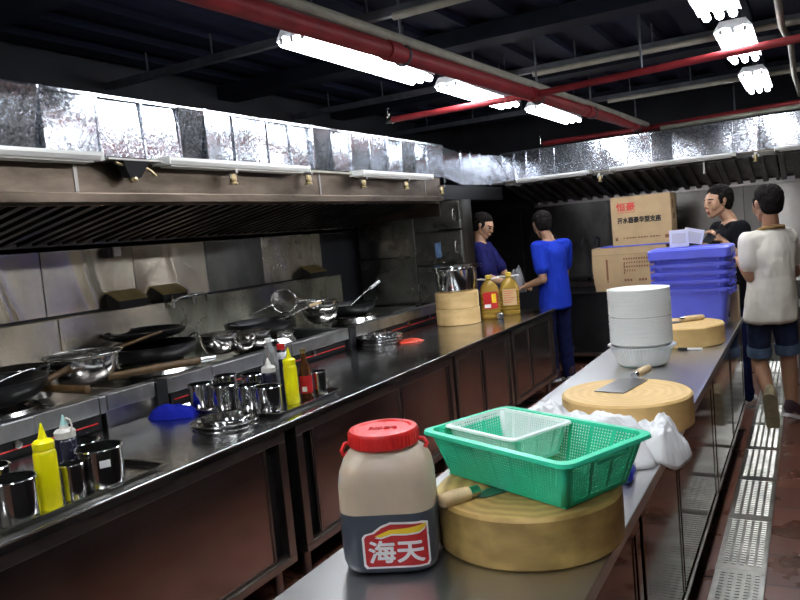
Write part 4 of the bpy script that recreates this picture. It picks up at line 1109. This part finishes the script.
# green basket: perforated, tapered, with rim and handles
def basket(name, label, loc, rz, tx_, ty_, bx_, by_, h, m, rim, pitch, th=.0025, tilt=(0, 0), group=None, rc=.05, hand=True, rim_h=.0):
    t = thing(name, label, 'basket', loc, rz, group); t.rotation_euler = (tilt[0], tilt[1], rz)
    def outline(s, n=6):
        hx, hy = bx_+(tx_-bx_)*s, by_+(ty_-by_)*s
        return hx, hy
    # perforated walls: grid with missing quads, thickened
    def panel(A, B, C_, D_, nu, nv, solid):
        bm = bmesh.new(); A, B, C_, D_ = map(Vector, (A, B, C_, D_))
        g = [[bm.verts.new((A*(1-i/nu)+B*(i/nu))*(1-j/nv)+(D_*(1-i/nu)+C_*(i/nu))*(j/nv)) for i in range(nu+1)] for j in range(nv+1)]
        for j in range(nv):
            for i in range(nu):
                if not solid(i, j, nu, nv): continue
                bm.faces.new((g[j][i], g[j][i+1], g[j+1][i+1], g[j+1][i]))
        for v in [v for v in bm.verts if not v.link_faces]: bm.verts.remove(v)
        return bm
    def pat(i, j, nu, nv):
        if j < 2 or j >= nv-2: return True
        if i < 2 or i >= nu-2: return True
        if (i//2) % 8 == 0: return True
        return not (i % 2 == 1 and j % 2 == 1)
    e = .014
    tz, bz = h, 0
    c = .75
    sides = [((-bx_+e, -by_), (bx_-e, -by_), (tx_-e*c, -ty_), (-tx_+e*c, -ty_)), ((bx_, -by_+e), (bx_, by_-e), (tx_, ty_-e*c), (tx_, -ty_+e*c)),
             ((bx_-e, by_), (-bx_+e, by_), (-tx_+e*c, ty_), (tx_-e*c, ty_)), ((-bx_, by_-e), (-bx_, -by_+e), (-tx_, -ty_+e*c), (-tx_, ty_-e*c))]
    for k, (a, b, c2, d) in enumerate(sides):
        L = math.dist(a, b); nu = int(L/pitch)*2+1; nv = max(6, int(h/pitch/1.0)*2)
        bm = panel((*a, bz), (*b, bz), (*c2, tz), (*d, tz), nu, nv, pat)
        o = new_obj('side_wall', bm, m, t); s_ = o.modifiers.new('t', 'SOLIDIFY'); s_.thickness = th; s_.offset = 0
    # rounded solid corners
    for sx, sy in ((1, 1), (-1, 1), (-1, -1), (1, -1)):
        bm = bmesh.new()
        q = [(sx*(bx_-e), sy*by_, bz), (sx*(bx_-e*.3), sy*(by_-e*.3), bz), (sx*bx_, sy*(by_-e), bz)]
        p = [(sx*(tx_-e*c), sy*ty_, tz), (sx*(tx_-e*.25), sy*(ty_-e*.25), tz), (sx*tx_, sy*(ty_-e*c), tz)]
        vq = [bm.verts.new(v) for v in q]; vp = [bm.verts.new(v) for v in p]
        for i in range(2): bm.faces.new((vq[i], vq[i+1], vp[i+1], vp[i]))
        o = new_obj('corner_post', bm, m, t, True, 60); s_ = o.modifiers.new('t', 'SOLIDIFY'); s_.thickness = th*1.3; s_.offset = 0
    nu, nv = int(2*bx_/pitch)*2+1, int(2*by_/pitch)*2+1
    bm = panel((-bx_, -by_, 0), (bx_, -by_, 0), (bx_, by_, 0), (-bx_, by_, 0), nu, nv, pat)
    o = new_obj('bottom', bm, m, t); s_ = o.modifiers.new('t', 'SOLIDIFY'); s_.thickness = th; s_.offset = 0
    # rim
    bm = bmesh.new(); w = rim
    S_ = [(0, 0), (w, -.001), (w+.002, -.006-rim_h), (w, -.006-rim_h), (w-.003, -.004), (.0, -.004), ]
    secs = [[(p[0], p[1], h+z+.002) for p in rrect(tx_+a, ty_+a, rc, 6)] for a, z in S_]
    secs.append(secs[0]); 
    loft_bm(bm, secs, cap0=False, cap1=False); bmesh.ops.remove_doubles(bm, verts=bm.verts[:], dist=1e-5)
    new_obj('rim', bm, m, t, True, 40)
    if hand:
        for s in (-1, 1):
            tube('grip', [(s*(tx_+w*.8), -.062, h-.004), (s*(tx_+w*.7), -.056, h-.022), (s*(tx_+w*.7), .056, h-.022), (s*(tx_+w*.8), .062, h-.004)], .0045, m, t, 8)
    return t
basket('green_basket', 'green perforated plastic basket resting on the large dark chopping block', (-.655, 1.805, ZT+.128), D2R(-24.5), .243, .149, .207, .118, .122, 'green', .017, .0075, rc=.032, rim_h=.004)
basket('white_basket', 'small translucent white basket inside the green one', (-.748, 1.875, ZT+.166), D2R(-24.5), .128, .106, .110, .084, .084, 'white_net', .010, .0065, rc=.022, hand=False)

# crumpled bag, draping over the counter edge at right
def bagmod(x, y, z):
    # world x of the vertex is -.72+x ; past the counter edge the film hangs down
    return (x, y, z+.002)
crumple('plastic_bag', 'crumpled translucent white plastic bag between the chopping blocks', 'plastic bag', -.76, 2.40, ZT, .33, .17, .122, 'bag', 8.7, 0.02, 150, .15, 7, mod=bagmod)
def bagmod2(x, y, z):
    xx = x
    if x > .035: z -= min(.03, (x-.035)*.6); xx = .035+(x-.035)*.75
    return (xx, y, z+.002)
crumple('plastic_bag', 'crumpled plastic film hanging over the right counter edge', 'plastic bag', -.47, 2.50, ZT, .13, .13, .078, 'bag', 3.1, 0.0, 130, .2, 13, mod=bagmod2)

# stack of bowls on a white colander
t = thing('colander', 'round white ribbed colander under the tall stack of plastic bowls', 'colander', (-.80, 4.0, ZT))
lathe('colander_shell', [(0, 0), (.11, 0), (.125, .01), (.158, .10), (.166, .104), (.166, .110), (.155, .108), (.12, .014), (0, .006)], 'colander', t, 64)
bm = bmesh.new()
for k in range(56):
    a = 2*PI*k/56; tube_bm(bm, [(.124*math.cos(a), .124*math.sin(a), .012), (.158*math.cos(a), .158*math.sin(a), .098)], .0028, 6)
o = new_obj('side_ribs', bm, 'colander', t); o['kind'] = 'stuff'
for s in (1, -1): boxes('rim_lug', [(s*.160-.012, -.03, .098, s*.160+.012, .03, .112)], 'colander', t, .003)
NB = 26; first = None
for k in range(NB):
    z = ZT+.068+k*.0108+(.004 if k >= 13 else 0)
    lbl = {0: 'lowest plastic bowl of the tall stack, sitting in the colander', NB-1: 'topmost plastic bowl of the tall stack', 12: 'plastic bowl just below the gap halfway up the tall stack',
           13: 'plastic bowl just above the gap halfway up the tall stack'}.get(k, 'milky white plastic bowl nested inside the tall stack')
    if first is None:
        first = thing('plastic_bowl', lbl, 'bowl', (-.80, 4.0, z), 0, 'milky plastic bowls nested in a tall stack')
        lathe('bowl_shell', [(0, 0), (.10, 0), (.125, .012), (.1515, .050), (.156, .053), (.159, .0545), (.159, .0640), (.1505, .0635), (.122, .016), (.09, .004), (0, .004)], 'bowl', first, 56)
    else: dup(first, (-.80+rnd.uniform(-.0012, .0012), 4.0+rnd.uniform(-.0012, .0012), z), label=lbl)

# stack of blue tubs
def tub(loc, label, lid=False):
    t = thing('plastic_tub', label, 'tub', loc, 0, 'blue plastic tubs in a stack')
    hx, hy, h = .235, .165, .275
    bm = bmesh.new()
    S_ = [(-.045, 0), (-.042, .004), (-.006, h-.022), (.012, h-.022), (.016, h-.002), (.0, h), (-.006, h-.024), (-.046, .006)]
    secs = [[(p[0], p[1], z) for p in rrect(hx+a, hy+a, .04, 6)] for a, z in S_]
    loft_bm(bm, secs); new_obj('tub_shell', bm, 'tub', t, True, 40)
    for s in (-1, 1):
        bm = bmesh.new()
        box(bm, s*(hx+.014)-.012, -.07, h-.040, s*(hx+.014)+.018, .07, h-.030)
        box(bm, s*(hx+.014)-.010, -.078, h-.041, s*(hx+.014)+.014, -.064, h-.003); box(bm, s*(hx+.014)-.010, .064, h-.041, s*(hx+.014)+.014, .078, h-.003)
        new_obj('grip', bm, 'tub', t)
        for yy in (-.13, .13): boxes('rim_rib', [(s*(hx+.004)-.010, yy-.004, h-.045, s*(hx+.004)+.008, yy+.004, h-.018)], 'tub', t)
        boxes('front_rib', [(s*.18-.010, -hy-.013, h-.042, s*.18+.010, -hy+.008, h-.018)], 'tub', t, .003)
    if lid:
        bm = bmesh.new()
        S_ = [(.018, h-.024), (.022, h-.022), (.024, h+.032), (.012, h+.044), (-.06, h+.044), (-.07, h+.038), (-.2, h+.038)]
        secs = [[(p[0], p[1], z) for p in rrect(max(.02, hx+a), max(.01, hy+a), .04, 6)] for a, z in S_]
        loft_bm(bm, secs, cap0=False)
        bm2 = new_obj('lid', bm, 'tub', t, True, 40); s_ = bm2.modifiers.new('t', 'SOLIDIFY'); s_.thickness = .002
    return t
tw = ['bottom blue tub of the stack, the only one whose body shows', 'second blue tub from the bottom of the stack', 'middle blue tub of the stack of five', 'second blue tub from the top of the stack',
      'top blue tub of the stack, with a deep lid band']
for k in range(5): tub((-.70, 5.32, ZT+.0560*k), tw[k], k == 4)
# small white boxes on the tub lid
for p_, r_, tl, lb_ in (((-.785, 5.40, ZT+.056*4+.275+.0445), .1, 0, 'small square white box standing on the blue tubs'), ((-.715, 5.45, ZT+.056*4+.275+.0445), .35, .25, 'tilted white box leaning behind the square one on the tubs')):
    t = thing('small_box', lb_, 'box', p_, r_, 'small white boxes on the blue tubs')
    mt = Matrix.Rotation(tl, 4, 'Y')
    boxes('box_carton', [(-.062, -.02, .0 if tl == 0 else .018, .062, .02, .118)], 'white', t, .003, mt)
    boxes('printed_panel', [(-.045, -.0215, .025, .045, -.02, .095)], 'milky', t, 0, mt)
tag(boxes('cardboard_carton', [(-.50, 5.50, ZT, -.445, 5.66, ZT+.24)], 'card', None, .003), 'narrow cardboard carton between the blue tubs and the man in off-white', 'carton')

# cartons on the back range
def carton(name, label, x0, y0, z0, x1, y1, z1, bulge=0.):
    t = thing(name, label, 'carton', ((x0+x1)/2, (y0+y1)/2, z0), 0, 'brown cardboard cartons on the back range')
    hx, hy, h = (x1-x0)/2, (y1-y0)/2, z1-z0
    bm = bmesh.new(); n = 6
    secs = []
    for i in range(n+1):
        s = i/n; b = bulge*math.sin(PI*s)
        secs.append([(-hx-b+.03*bulge/.02*(1-s)*1.0 if bulge else -hx, -hy-b, h*s), (hx+b, -hy-b, h*s), (hx+b, hy, h*s), (-hx-b+.03*bulge/.02*(1-s) if bulge else -hx, hy, h*s)])
    loft_bm(bm, secs); new_obj('carton_shell', bm, 'card', t)
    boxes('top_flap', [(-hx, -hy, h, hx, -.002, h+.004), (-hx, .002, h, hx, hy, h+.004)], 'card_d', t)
    tp = boxes('tape_strip', [(-hx-.001, -.03, h+.004, hx+.001, .03, h+.005)], 'tape', t)
    return t, hx, hy, h
t, hx, hy, h = carton('cardboard_carton', 'lower brown carton with small printed text, bulging at its left side', -2.07, 8.05, .802, -1.30, 8.5, 1.262, .012)
for i, s_ in enumerate(('············', '············', '········', '······')):
    bx = [(-hx+.33+k*.026+.004*(i % 2), -hy-.0165, h-.13-i*.042, -hx+.345+k*.026, -hy-.0135, h-.112-i*.042) for k in range((14, 14, 12, 5)[i])]
    boxes('printed_text', bx, 'ink_br', t)
boxes('printed_text', [(-hx+.33+k*.03, -hy-.0165, .10, -hx+.35+k*.03, -hy-.0135, .125) for k in (0, 1, 2, 5, 6, 7, 9)]+[(-hx+.33, -hy-.0165, .18+.03*k, -hx+.342, -hy-.0135, .20+.03*k) for k in range(4)], 'ink_br', t)
boxes('printed_arrow', [(-hx+.145, -hy-.0165, .12, -hx+.165, -hy-.0135, .34), (-hx+.15, -hy-.0165, .09, -hx+.16, -hy-.0135, .12)], 'ink_br', t)
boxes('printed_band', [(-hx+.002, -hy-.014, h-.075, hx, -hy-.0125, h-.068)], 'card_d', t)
o = boxes('plastic_sheet', [(-1.98, 8.06, 1.268, -1.25, 8.44, 1.282)], 'tub', None, .004); tag(o, 'thin blue plastic lid between the two stacked cartons', 'lid')
t, hx, hy, h = carton('cardboard_carton', 'upper brown carton with black and red Chinese printing', -1.84, 8.06, 1.283, -1.235, 8.42, 1.79)
yy = -hy-.0008
RX = Matrix.Rotation(PI/2, 4, 'X')
o = text_mesh('printed_text', '开水器豪华型支座', .06, 'ink', t, Matrix.Translation((-.02, yy, .262)) @ RX, .0005, 0); fit_text(o, .44, .062); embolden(o, .003)
o = text_mesh('printed_logo', '恒豪', .08, 'ink_red', t, Matrix.Translation((-.15, yy, .405)) @ RX, .0005, 0); fit_text(o, .19, .085); embolden(o, .0025)
boxes('printed_line', [(-.235+k*.02, yy-.0005, .342, -.235+k*.02+(.016 if k % 3 else .010), yy, .350) for k in range(9)], 'ink_red', t)
boxes('printed_line', [(-.19+k*.03, yy-.0005, .068, -.19+k*.03+(.024 if k % 4 else .014), yy, .082) for k in range(13)], 'ink_br', t)
boxes('printed_mark', [(-hx+.03, yy-.0005, .05, -hx+.055, yy, .085), (hx-.07, yy-.0005, .05, hx-.03, yy, .085), (hx+.0002, -.06, .24, hx+.001, .06, .30), (hx+.0002, -.10, .35, hx+.001, -.02, .44)], 'ink_br', t)
# white bag under the bench, bag in the man's hands added below
crumple('plastic_bag', 'small white bag on the shelf of the bench behind the denim shorts', 'plastic bag', -.07, 6.86, .221, .08, .07, .16, 'white', 1.7, 0, 30, .2, 14)

# ------------------------------------------------------------------ people
def V(*a): return Vector(a)
def frame_from(f, u=(0, 0, 1)):
    f = Vector(f).normalized(); u = Vector(u); r = f.cross(u).normalized(); u = r.cross(f)
    return Matrix(((r.x, f.x, u.x), (r.y, f.y, u.y), (r.z, f.z, u.z)))     # columns: right, forward, up

HS = 1.08
def add_head(bm, c, R):
    def H(a, ra, b, rb, seg=14, ring=10): hull(bm, c+R@V(*a)*HS, [q*HS for q in ra], c+R@V(*b)*HS, [q*HS for q in rb], R, seg, ring)
    H((0, -.012, .030), (.074, .092, .082), (0, .012, .015), (.070, .082, .075), 18, 12)      # skull
    H((0, .030, -.010), (.064, .060, .05), (0, .052, -.088), (.028, .026, .022))     # face to chin
    H((-.045, .0, -.045), (.018, .02, .02), (-.012, .062, -.090), (.018, .018, .015)) # jaw
    H((.045, .0, -.045), (.018, .02, .02), (.012, .062, -.090), (.018, .018, .015))
    H((-.040, .058, .0), (.022, .022, .022), (-.036, .062, -.035), (.020, .020, .018))    # cheeks
    H((.040, .058, .0), (.022, .022, .022), (.036, .062, -.035), (.020, .020, .018))
    H((-.035, .078, .026), (.018, .012, .008), (.035, .078, .026), (.018, .012, .008))      # brow
    H((0, .090, .018), (.008, .008, .01), (0, .101, -.020), (.011, .011, .009))      # nose
    H((-.012, .095, -.026), (.008, .009, .006), (.012, .095, -.026), (.008, .009, .006))
    H((-.018, .088, -.054), (.010, .009, .007), (.018, .088, -.054), (.010, .009, .007))  # lips
    H((-.015, .086, -.064), (.009, .009, .006), (.015, .086, -.064), (.009, .009, .006))
    for s in (-1, 1):
        H((s*.078, -.004, .010), (.008, .018, .022), (s*.074, .0, -.018), (.007, .010, .012))   # ears
        ell(bm, c+R@V(s*.031, .080, .008)*HS, (.013, .009, .009))                                     # eyeballs

def add_hand(bm, w, d, n, thumb=1, curl=.5):
    """w wrist, d direction of the fingers, n palm normal"""
    d = Vector(d).normalized(); n = Vector(n); n = (n-d*n.dot(d)).normalized(); s = d.cross(n)*thumb
    R = Matrix(((s.x, d.x, n.x), (s.y, d.y, n.y), (s.z, d.z, n.z)))
    hull(bm, w, (.022, .022, .016), w+d*.075, (.038, .02, .012), R)
    for k, L in enumerate((.070, .080, .074, .058)):
        o = (-.030+k*.020); a = w+d*.085+s*(-o); r = .0088 if k < 3 else .0078
        ang = 0; p = a; 
        for j, f in enumerate((.42, .32, .26)):
            ang += curl*(.5 if j == 0 else .85)
            q = p+(d*math.cos(ang)+n*math.sin(ang))*L*f
            hull(bm, p, r*(1-.06*j), q, r*(1-.06*(j+1)), None, 8, 6); p = q
    a = w+d*.02+s*.026; b = a+(d*.6+s*.6+n*.35).normalized()*.040; c = b+(d*.85+s*.1+n*.5).normalized()*.032
    hull(bm, a, .013, b, .0105, None, 8, 6); hull(bm, b, .0105, c, .009, None, 8, 6)

def mesh_obj(me, name, mats, parent):
    me.name = name; me.materials.clear()
    for m in mats: me.materials.append(M[m])
    o = bpy.data.objects.new(name, me); COL.objects.link(o); o.parent = parent
    for p in me.polygons: p.use_smooth = True
    return o

def wrinkle(me, amp, freq, seed, zs=.5):
    me.update()
    ns = [v.normal.copy() for v in me.vertices]
    for v, nn in zip(me.vertices, ns):
        q = Vector((v.co.x*freq+seed, v.co.y*freq, v.co.z*freq*zs))
        v.co += nn*amp*(1-2*abs(noise.noise(q)))

def person(label, loc, yaw, J, shirt='shirt_n', pants='pants', hairm='hair', skin='skin', shorts=None, collar=None, shoes=('shoe_d', 'shoe_d'), hair_long=0., hands=None, vox=.0075, slim=1.):
    """all joints in local space: x right, y forward, z up. yaw turns local +y"""
    t = thing('person', label, 'person', loc, yaw)
    R = frame_from(J['look'], (J.get('lean', 0), 0, 1)); hc = J['head']
    bm = bmesh.new()
    add_head(bm, hc, R)
    nb, ch, wa, pe = J['neck'], J['chest'], J['waist'], J['pelvis']
    hull(bm, hc+R@V(0, -.025, -.055), (.050, .052, .04), nb+V(0, 0, .0), (.058, .055, .04))
    tf = Matrix.Rotation(J.get('twist', 0), 3, 'Z')
    def TH(a, ra, b, rb, bmx=bm, k=1.): hull(bmx, a, tuple(q*k for q in ra), b, tuple(q*k for q in rb), tf, 18, 10)
    TH(nb+V(0, 0, -.03), (.09, .06, .04), ch, (.155*slim, .105, .12))
    TH(ch, (.155*slim, .105, .12), wa, (.135*slim, .10, .10)); TH(wa, (.135*slim, .10, .10), pe, (.140*slim, .10, .09))
    for s in 'LR':
        sh, el, wr = J['sh'+s], J['el'+s], J['wr'+s]
        hull(bm, ch+(sh-ch)*.45+V(0, 0, .05), (.06, .055, .05), sh, .052)
        hull(bm, sh, .050, el, .038); hull(bm, el, .039, el+(wr-el)*.35, .037); hull(bm, el+(wr-el)*.35, .037, wr, .024)
        d, n, th, cu = (hands or {}).get(s, ((wr-el), (0, 0, -1), 1 if s == 'L' else -1, .5))
        add_hand(bm, wr, d, n, th, cu)
        hp, kn, an, toe = J['hp'+s], J['kn'+s], J['an'+s], J['toe'+s]
        hull(bm, hp, .068, kn, .054); hull(bm, kn, .056, kn+(an-kn)*.35, (.053, .056, .06)); hull(bm, kn+(an-kn)*.35, (.053, .056, .06), an, .036)
        hull(bm, an+(an-toe)*.12+V(0, 0, -.03), .032, toe, (.035, .035, .022))
    body = remeshed(bm, vox, 2)
    # features by place on the head
    body.materials.clear()
    for m in (skin, 'eye', 'lip', 'hair'): body.materials.append(M[m])
    Ri = R.transposed()
    for p in body.polygons:
        q = (Ri@(p.center-hc))/HS; ax = abs(q.x)
        p.use_smooth = True; p.material_index = 0
        if q.y > .06:
            if abs(ax-.031) < .0135 and abs(q.z-.008) < .0055: p.material_index = 1
            elif abs(ax-.033) < .019 and abs(q.z-.031+.15*abs(ax-.033)) < .0045: p.material_index = 3
            elif ax < .023 and abs(q.z+.059) < .008 and q.y > .075: p.material_index = 2
    body.name = 'body'; bo = bpy.data.objects.new('body', body); COL.objects.link(bo); bo.parent = t
    # hair
    bm = bmesh.new()
    def HH(a, ra, b, rb): hull(bm, hc+R@V(*a)*HS, [q*HS for q in ra], hc+R@V(*b)*HS, [q*HS for q in rb], R, 20, 12)
    HH((0, -.032, .050), (.081, .084, .074), (0, -.016, .066), (.072, .080, .060))
    HH((0, -.045, .02), (.078, .070, .06), (0, -.048, -.035-hair_long), (.064, .048, .038))
    for s_ in (-1, 1): HH((s_*.066, .012, .03), (.014, .022, .02), (s_*.069, .016, .0), (.009, .010, .014))
    hm = remeshed(bm, .007, 1); wrinkle(hm, .006, 60, 1.0, 1.)
    mesh_obj(hm, 'hair', [hairm], t)
    # shirt
    bm = bmesh.new(); k = 1.10
    TH(nb+V(0, -.005, -.045), (.092, .070, .035), ch, (.168*slim, .120, .13), bm)
    TH(ch, (.168*slim, .120, .13), wa, (.158*slim, .125, .10), bm)
    TH(wa, (.160*slim, .130, .10), J['hem'], (.192*slim, .150, .035), bm)
    for s in 'LR':
        sh, el, wr = J['sh'+s], J['el'+s], J['wr'+s]
        hull(bm, nb+V(0, -.005, -.05), (.07, .06, .03), sh, .066); hull(bm, ch+(sh-ch)*.3, (.09, .09, .09), sh, .066)
        se = sh+(el-sh)*J.get('sleeve', .72)
        hull(bm, sh, .066, se, .064)
    sm = remeshed(bm, .009, 2); wrinkle(sm, .006, 9, 4.+loc[0]); wrinkle(sm, .003, 22, 9.)
    so = mesh_obj(sm, 'shirt', [shirt], t)
    if collar:
        pts = []
        for q in range(20):
            a = 2*PI*q/20; pts.append(nb+tf@V(.082*math.cos(a), .068*math.sin(a)-.004, -.012-.012*math.sin(a)))
        bm = bmesh.new(); tube_bm(bm, pts, .013, 8, 0, True); new_obj('collar', bm, collar, so, True, 60)
    # trousers or shorts
    bm = bmesh.new()
    TH(pe+V(0, 0, .08), (.150*slim, .115, .04), pe+V(0, 0, -.02), (.170*slim, .128, .09), bm)
    ends = []
    for s in 'LR':
        hp, kn, an = J['hp'+s], J['kn'+s], J['an'+s]
        if shorts: hull(bm, hp, .090, hp+(kn-hp)*shorts, .072); ends.append((hp+(kn-hp)*(shorts+.02), (kn-hp).normalized()))
        else:
            hull(bm, hp, .080, kn, .070); hull(bm, kn, .072, an+V(0, 0, .0), .058)
    pm = remeshed(bm, .009, 2); wrinkle(pm, .006, 10, 7.)
    po = mesh_obj(pm, 'shorts' if shorts else 'trousers', [pants], t)
    for c, d in ends:
        tube('rolled_cuff', [c-d*.02, c+d*.02, c+d*.055], [.081, .085, .081], 'denim_l', po, 28)
    # shoes
    for i, s in enumerate('LR'):
        an, toe = J['an'+s], J['toe'+s]; heel = an+(an-toe)*.22; ax = (toe-heel); fwd = ax.normalized()
        up = J.get('up'+s, V(0, 0, 1)); up = (up-fwd*up.dot(fwd)).normalized(); 
        bm = bmesh.new(); dn = -up*.0
        hull(bm, heel+up*.02, (.040, .040, .045), toe+dn, (.046, .046, .030)); hull(bm, heel+up*.05, (.038, .042, .04), an+up*.02+fwd*.05, (.040, .045, .035))
        um = remeshed(bm, .008, 2); sh_ = mesh_obj(um, 'shoe', [shoes[i]], t)
        q = fwd.cross(up).normalized(); Rs = Matrix(((q.x, fwd.x, up.x), (q.y, fwd.y, up.y), (q.z, fwd.z, up.z)))
        L = ax.length; c = (heel+toe)/2-up*.035
        bm = bmesh.new(); out = rrect(.044, L/2+.045, .042, 5)
        loft_bm(bm, [[c+Rs@V(p[0], p[1], z) for p in out] for z in (-.012, .012)])
        new_obj('sole', bm, 'shoe' if shoes[i] == 'shoe' else 'white', sh_, True, 40)
        bm = bmesh.new()
        for k in range(5):
            f = .25+k*.11; cc = heel+ax*f+up*(.062-.018*k*.6)
            tube_bm(bm, [cc-q*.026, cc+up*.006, cc+q*.026], .0035, 6)
        new_obj('laces', bm, 'milky', sh_, True, 60)
    return t

def std(h=1.70, arms=None, legs=None, **kw):
    k = h/1.70
    J = dict(head=V(0, .03, 1.585), neck=V(0, -.01, 1.44), chest=V(0, 0, 1.26), waist=V(0, 0, 1.08), pelvis=V(0, 0, .93), hem=V(0, 0, .80), look=(0, 1, 0),
             shL=V(-.175, 0, 1.365), shR=V(.175, 0, 1.365), elL=V(-.22, .0, 1.09), elR=V(.22, .0, 1.09), wrL=V(-.20, .2, 1.0), wrR=V(.20, .2, 1.0),
             hpL=V(-.085, 0, .88), hpR=V(.085, 0, .88), knL=V(-.10, .02, .48), knR=V(.10, .02, .48), anL=V(-.10, -.01, .085), anR=V(.10, -.01, .085),
             toeL=V(-.12, .16, .045), toeR=V(.12, .16, .045))
    for a, b in (kw or {}).items(): J[a] = b
    for a in J:
        if isinstance(J[a], Vector) and not a.startswith('up'): J[a] = J[a]*k
    return J

def local_of(loc, yaw):
    m_ = Matrix.Rotation(-yaw, 3, 'Z'); L0 = Vector(loc)
    return (lambda x, y, z: m_ @ (Vector((x, y, z))-L0)), (lambda x, y, z: m_ @ Vector((x, y, z)))
def put(label, loc, yaw, h, joints, dirs=None, hands=None, **kw):
    P, D = local_of(loc, yaw); J = std(h)
    for k_, v_ in joints.items(): J[k_] = P(*v_)
    for k_, v_ in (dirs or {}).items(): J[k_] = tuple(D(*v_))
    for k_ in ('sleeve', 'twist', 'hem_'):
        if k_ in kw: J[k_] = kw.pop(k_)
    for k_ in ('upL', 'upR'):
        if k_ in J: J[k_] = Vector(J[k_])
    hh = {k_: (D(*a), D(*b), c, d) for k_, (a, b, c, d) in (hands or {}).items()}
    return person(label, loc, yaw, J, hands=hh, **kw)

# man in off-white polo: back to us, turned to the left towards the tubs
put('man seen from behind in an off-white polo and denim shorts by the blue tubs', (-.25, 5.83, 0), D2R(35), 1.69,
    dict(head=(-.252, 5.80, 1.582), neck=(-.235, 5.80, 1.425), chest=(-.238, 5.81, 1.25), waist=(-.248, 5.81, 1.05), pelvis=(-.262, 5.82, .90), hem=(-.262, 5.81, .775),
         shL=(-.375, 5.72, 1.335), elL=(-.375, 5.72, 1.085), wrL=(-.455, 5.93, 1.185), shR=(-.135, 5.90, 1.335), elR=(-.105, 5.99, 1.08), wrR=(-.31, 6.14, 1.13),
         hpL=(-.335, 5.79, .86), knL=(-.352, 5.86, .46), anL=(-.280, 5.62, .235), toeL=(-.275, 5.715, .06),
         hpR=(-.190, 5.86, .86), knR=(-.165, 5.92, .47), anR=(-.160, 5.89, .09), toeR=(-.085, 6.00, .045)),
    dict(look=(-.62, .8, -.1), upL=(0, .85, .5)), {'L': ((-.5, .7, .2), (.5, .5, -.2), 1, .6), 'R': ((-.6, .7, .1), (-.6, -.3, -.3), -1, .6)},
    shirt='shirt_w', pants='denim', skin='skin_d', shorts=.74, collar='collar', shoes=('shoe', 'shoe_d'), slim=.98, sleeve=.62)
# man in black, turned to the left, both hands up with a phone
put('man in a black T-shirt facing left with a phone, behind the blue tubs', (-.555, 6.42, 0), D2R(122), 1.755,
    dict(elL=(-.42, 6.22, 1.13), wrL=(-.585, 6.20, 1.335), elR=(-.66, 6.58, 1.12), wrR=(-.735, 6.33, 1.30), head=(-.625, 6.40, 1.632)),
    dict(look=(-.76, -.62, -.06)), {'L': ((-.5, -.1, .6), (-.8, .2, -.2), 1, .7), 'R': ((-.3, -.5, .3), (.5, -.3, .5), -1, .6)},
    shirt='shirt_k', pants='pants', slim=1.04)
t = thing('mobile_phone', 'dark mobile phone held by the man in black', 'phone', (-.665, 6.17, 1.375)); t.rotation_euler = (D2R(-50), D2R(8), D2R(-25))
boxes('phone_case', [(-.038, -.006, -.07, .038, .004, .07)], 'black', t, .003); boxes('screen', [(-.034, .004, -.062, .034, .0048, .062)], 'dark_box', t)
# man in navy: profile to the right, looking down
put('man in a navy T-shirt looking down, beyond the steel basin', (-2.93, 7.05, 0), D2R(-82), 1.74,
    dict(elL=(-2.78, 7.26, 1.10), elR=(-2.8, 6.86, 1.10), wrL=(-2.60, 7.20, 1.02), wrR=(-2.60, 6.98, 1.02)), dict(look=(.9, .02, -.42)), shirt='shirt_n', pants='pants', slim=.95)
# man in royal blue: seen from behind on his left side
put('man in a royal blue T-shirt, back turned, at the end of the left counter', (-2.20, 7.04, 0), D2R(58), 1.70,
    dict(head=(-2.285, 7.06, 1.578), neck=(-2.225, 7.04, 1.435), elL=(-2.24, 6.84, 1.06), wrL=(-2.45, 6.92, .995), elR=(-2.15, 7.26, 1.08), wrR=(-2.38, 7.24, 1.02), hem=(-2.20, 7.03, .775)),
    dict(look=(-.62, .78, -.30)), shirt='shirt_b', pants='pants', slim=.88, sleeve=.66)
M['film'] = mat('grey_clear_film', (.45, .47, .50), .25, trans=.6, ior=1.1)
o = crumple('plastic_bag', 'grey clear plastic bag held by the man in royal blue', 'plastic bag', -2.58, 7.05, .93, .08, .08, .20, 'film', 4.4, 0, 40, .3, 11)

# ------------------------------------------------------------------ camera and light
cam = bpy.data.cameras.new('camera'); co = bpy.data.objects.new('camera', cam); COL.objects.link(co)
cam.sensor_fit = 'HORIZONTAL'; cam.sensor_width = 36; cam.lens = 740/800*36; cam.clip_start = .02
def cam_matrix():
    f = 740.
    d1 = V(408, 100, -f).normalized(); q = V(408-1000, 100-91.5, -f)
    up = d1.cross(q).normalized()
    if up.y < 0: up = -up
    X = d1.cross(up)
    return Matrix((X, d1, up)).to_4x4()
co.matrix_world = Matrix.Translation((0, 0, 1.585)) @ cam_matrix()
S.camera = co
w = bpy.data.worlds.new('world'); S.world = w; w.use_nodes = True
w.node_tree.nodes['Background'].inputs[0].default_value = (.05, .06, .08, 1); w.node_tree.nodes['Background'].inputs[1].default_value = .3
S.view_settings.view_transform = 'Standard'; S.view_settings.look = 'None'; S.view_settings.gamma = 1; S.view_settings.use_curve_mapping = False
S.view_settings.exposure = 0.22
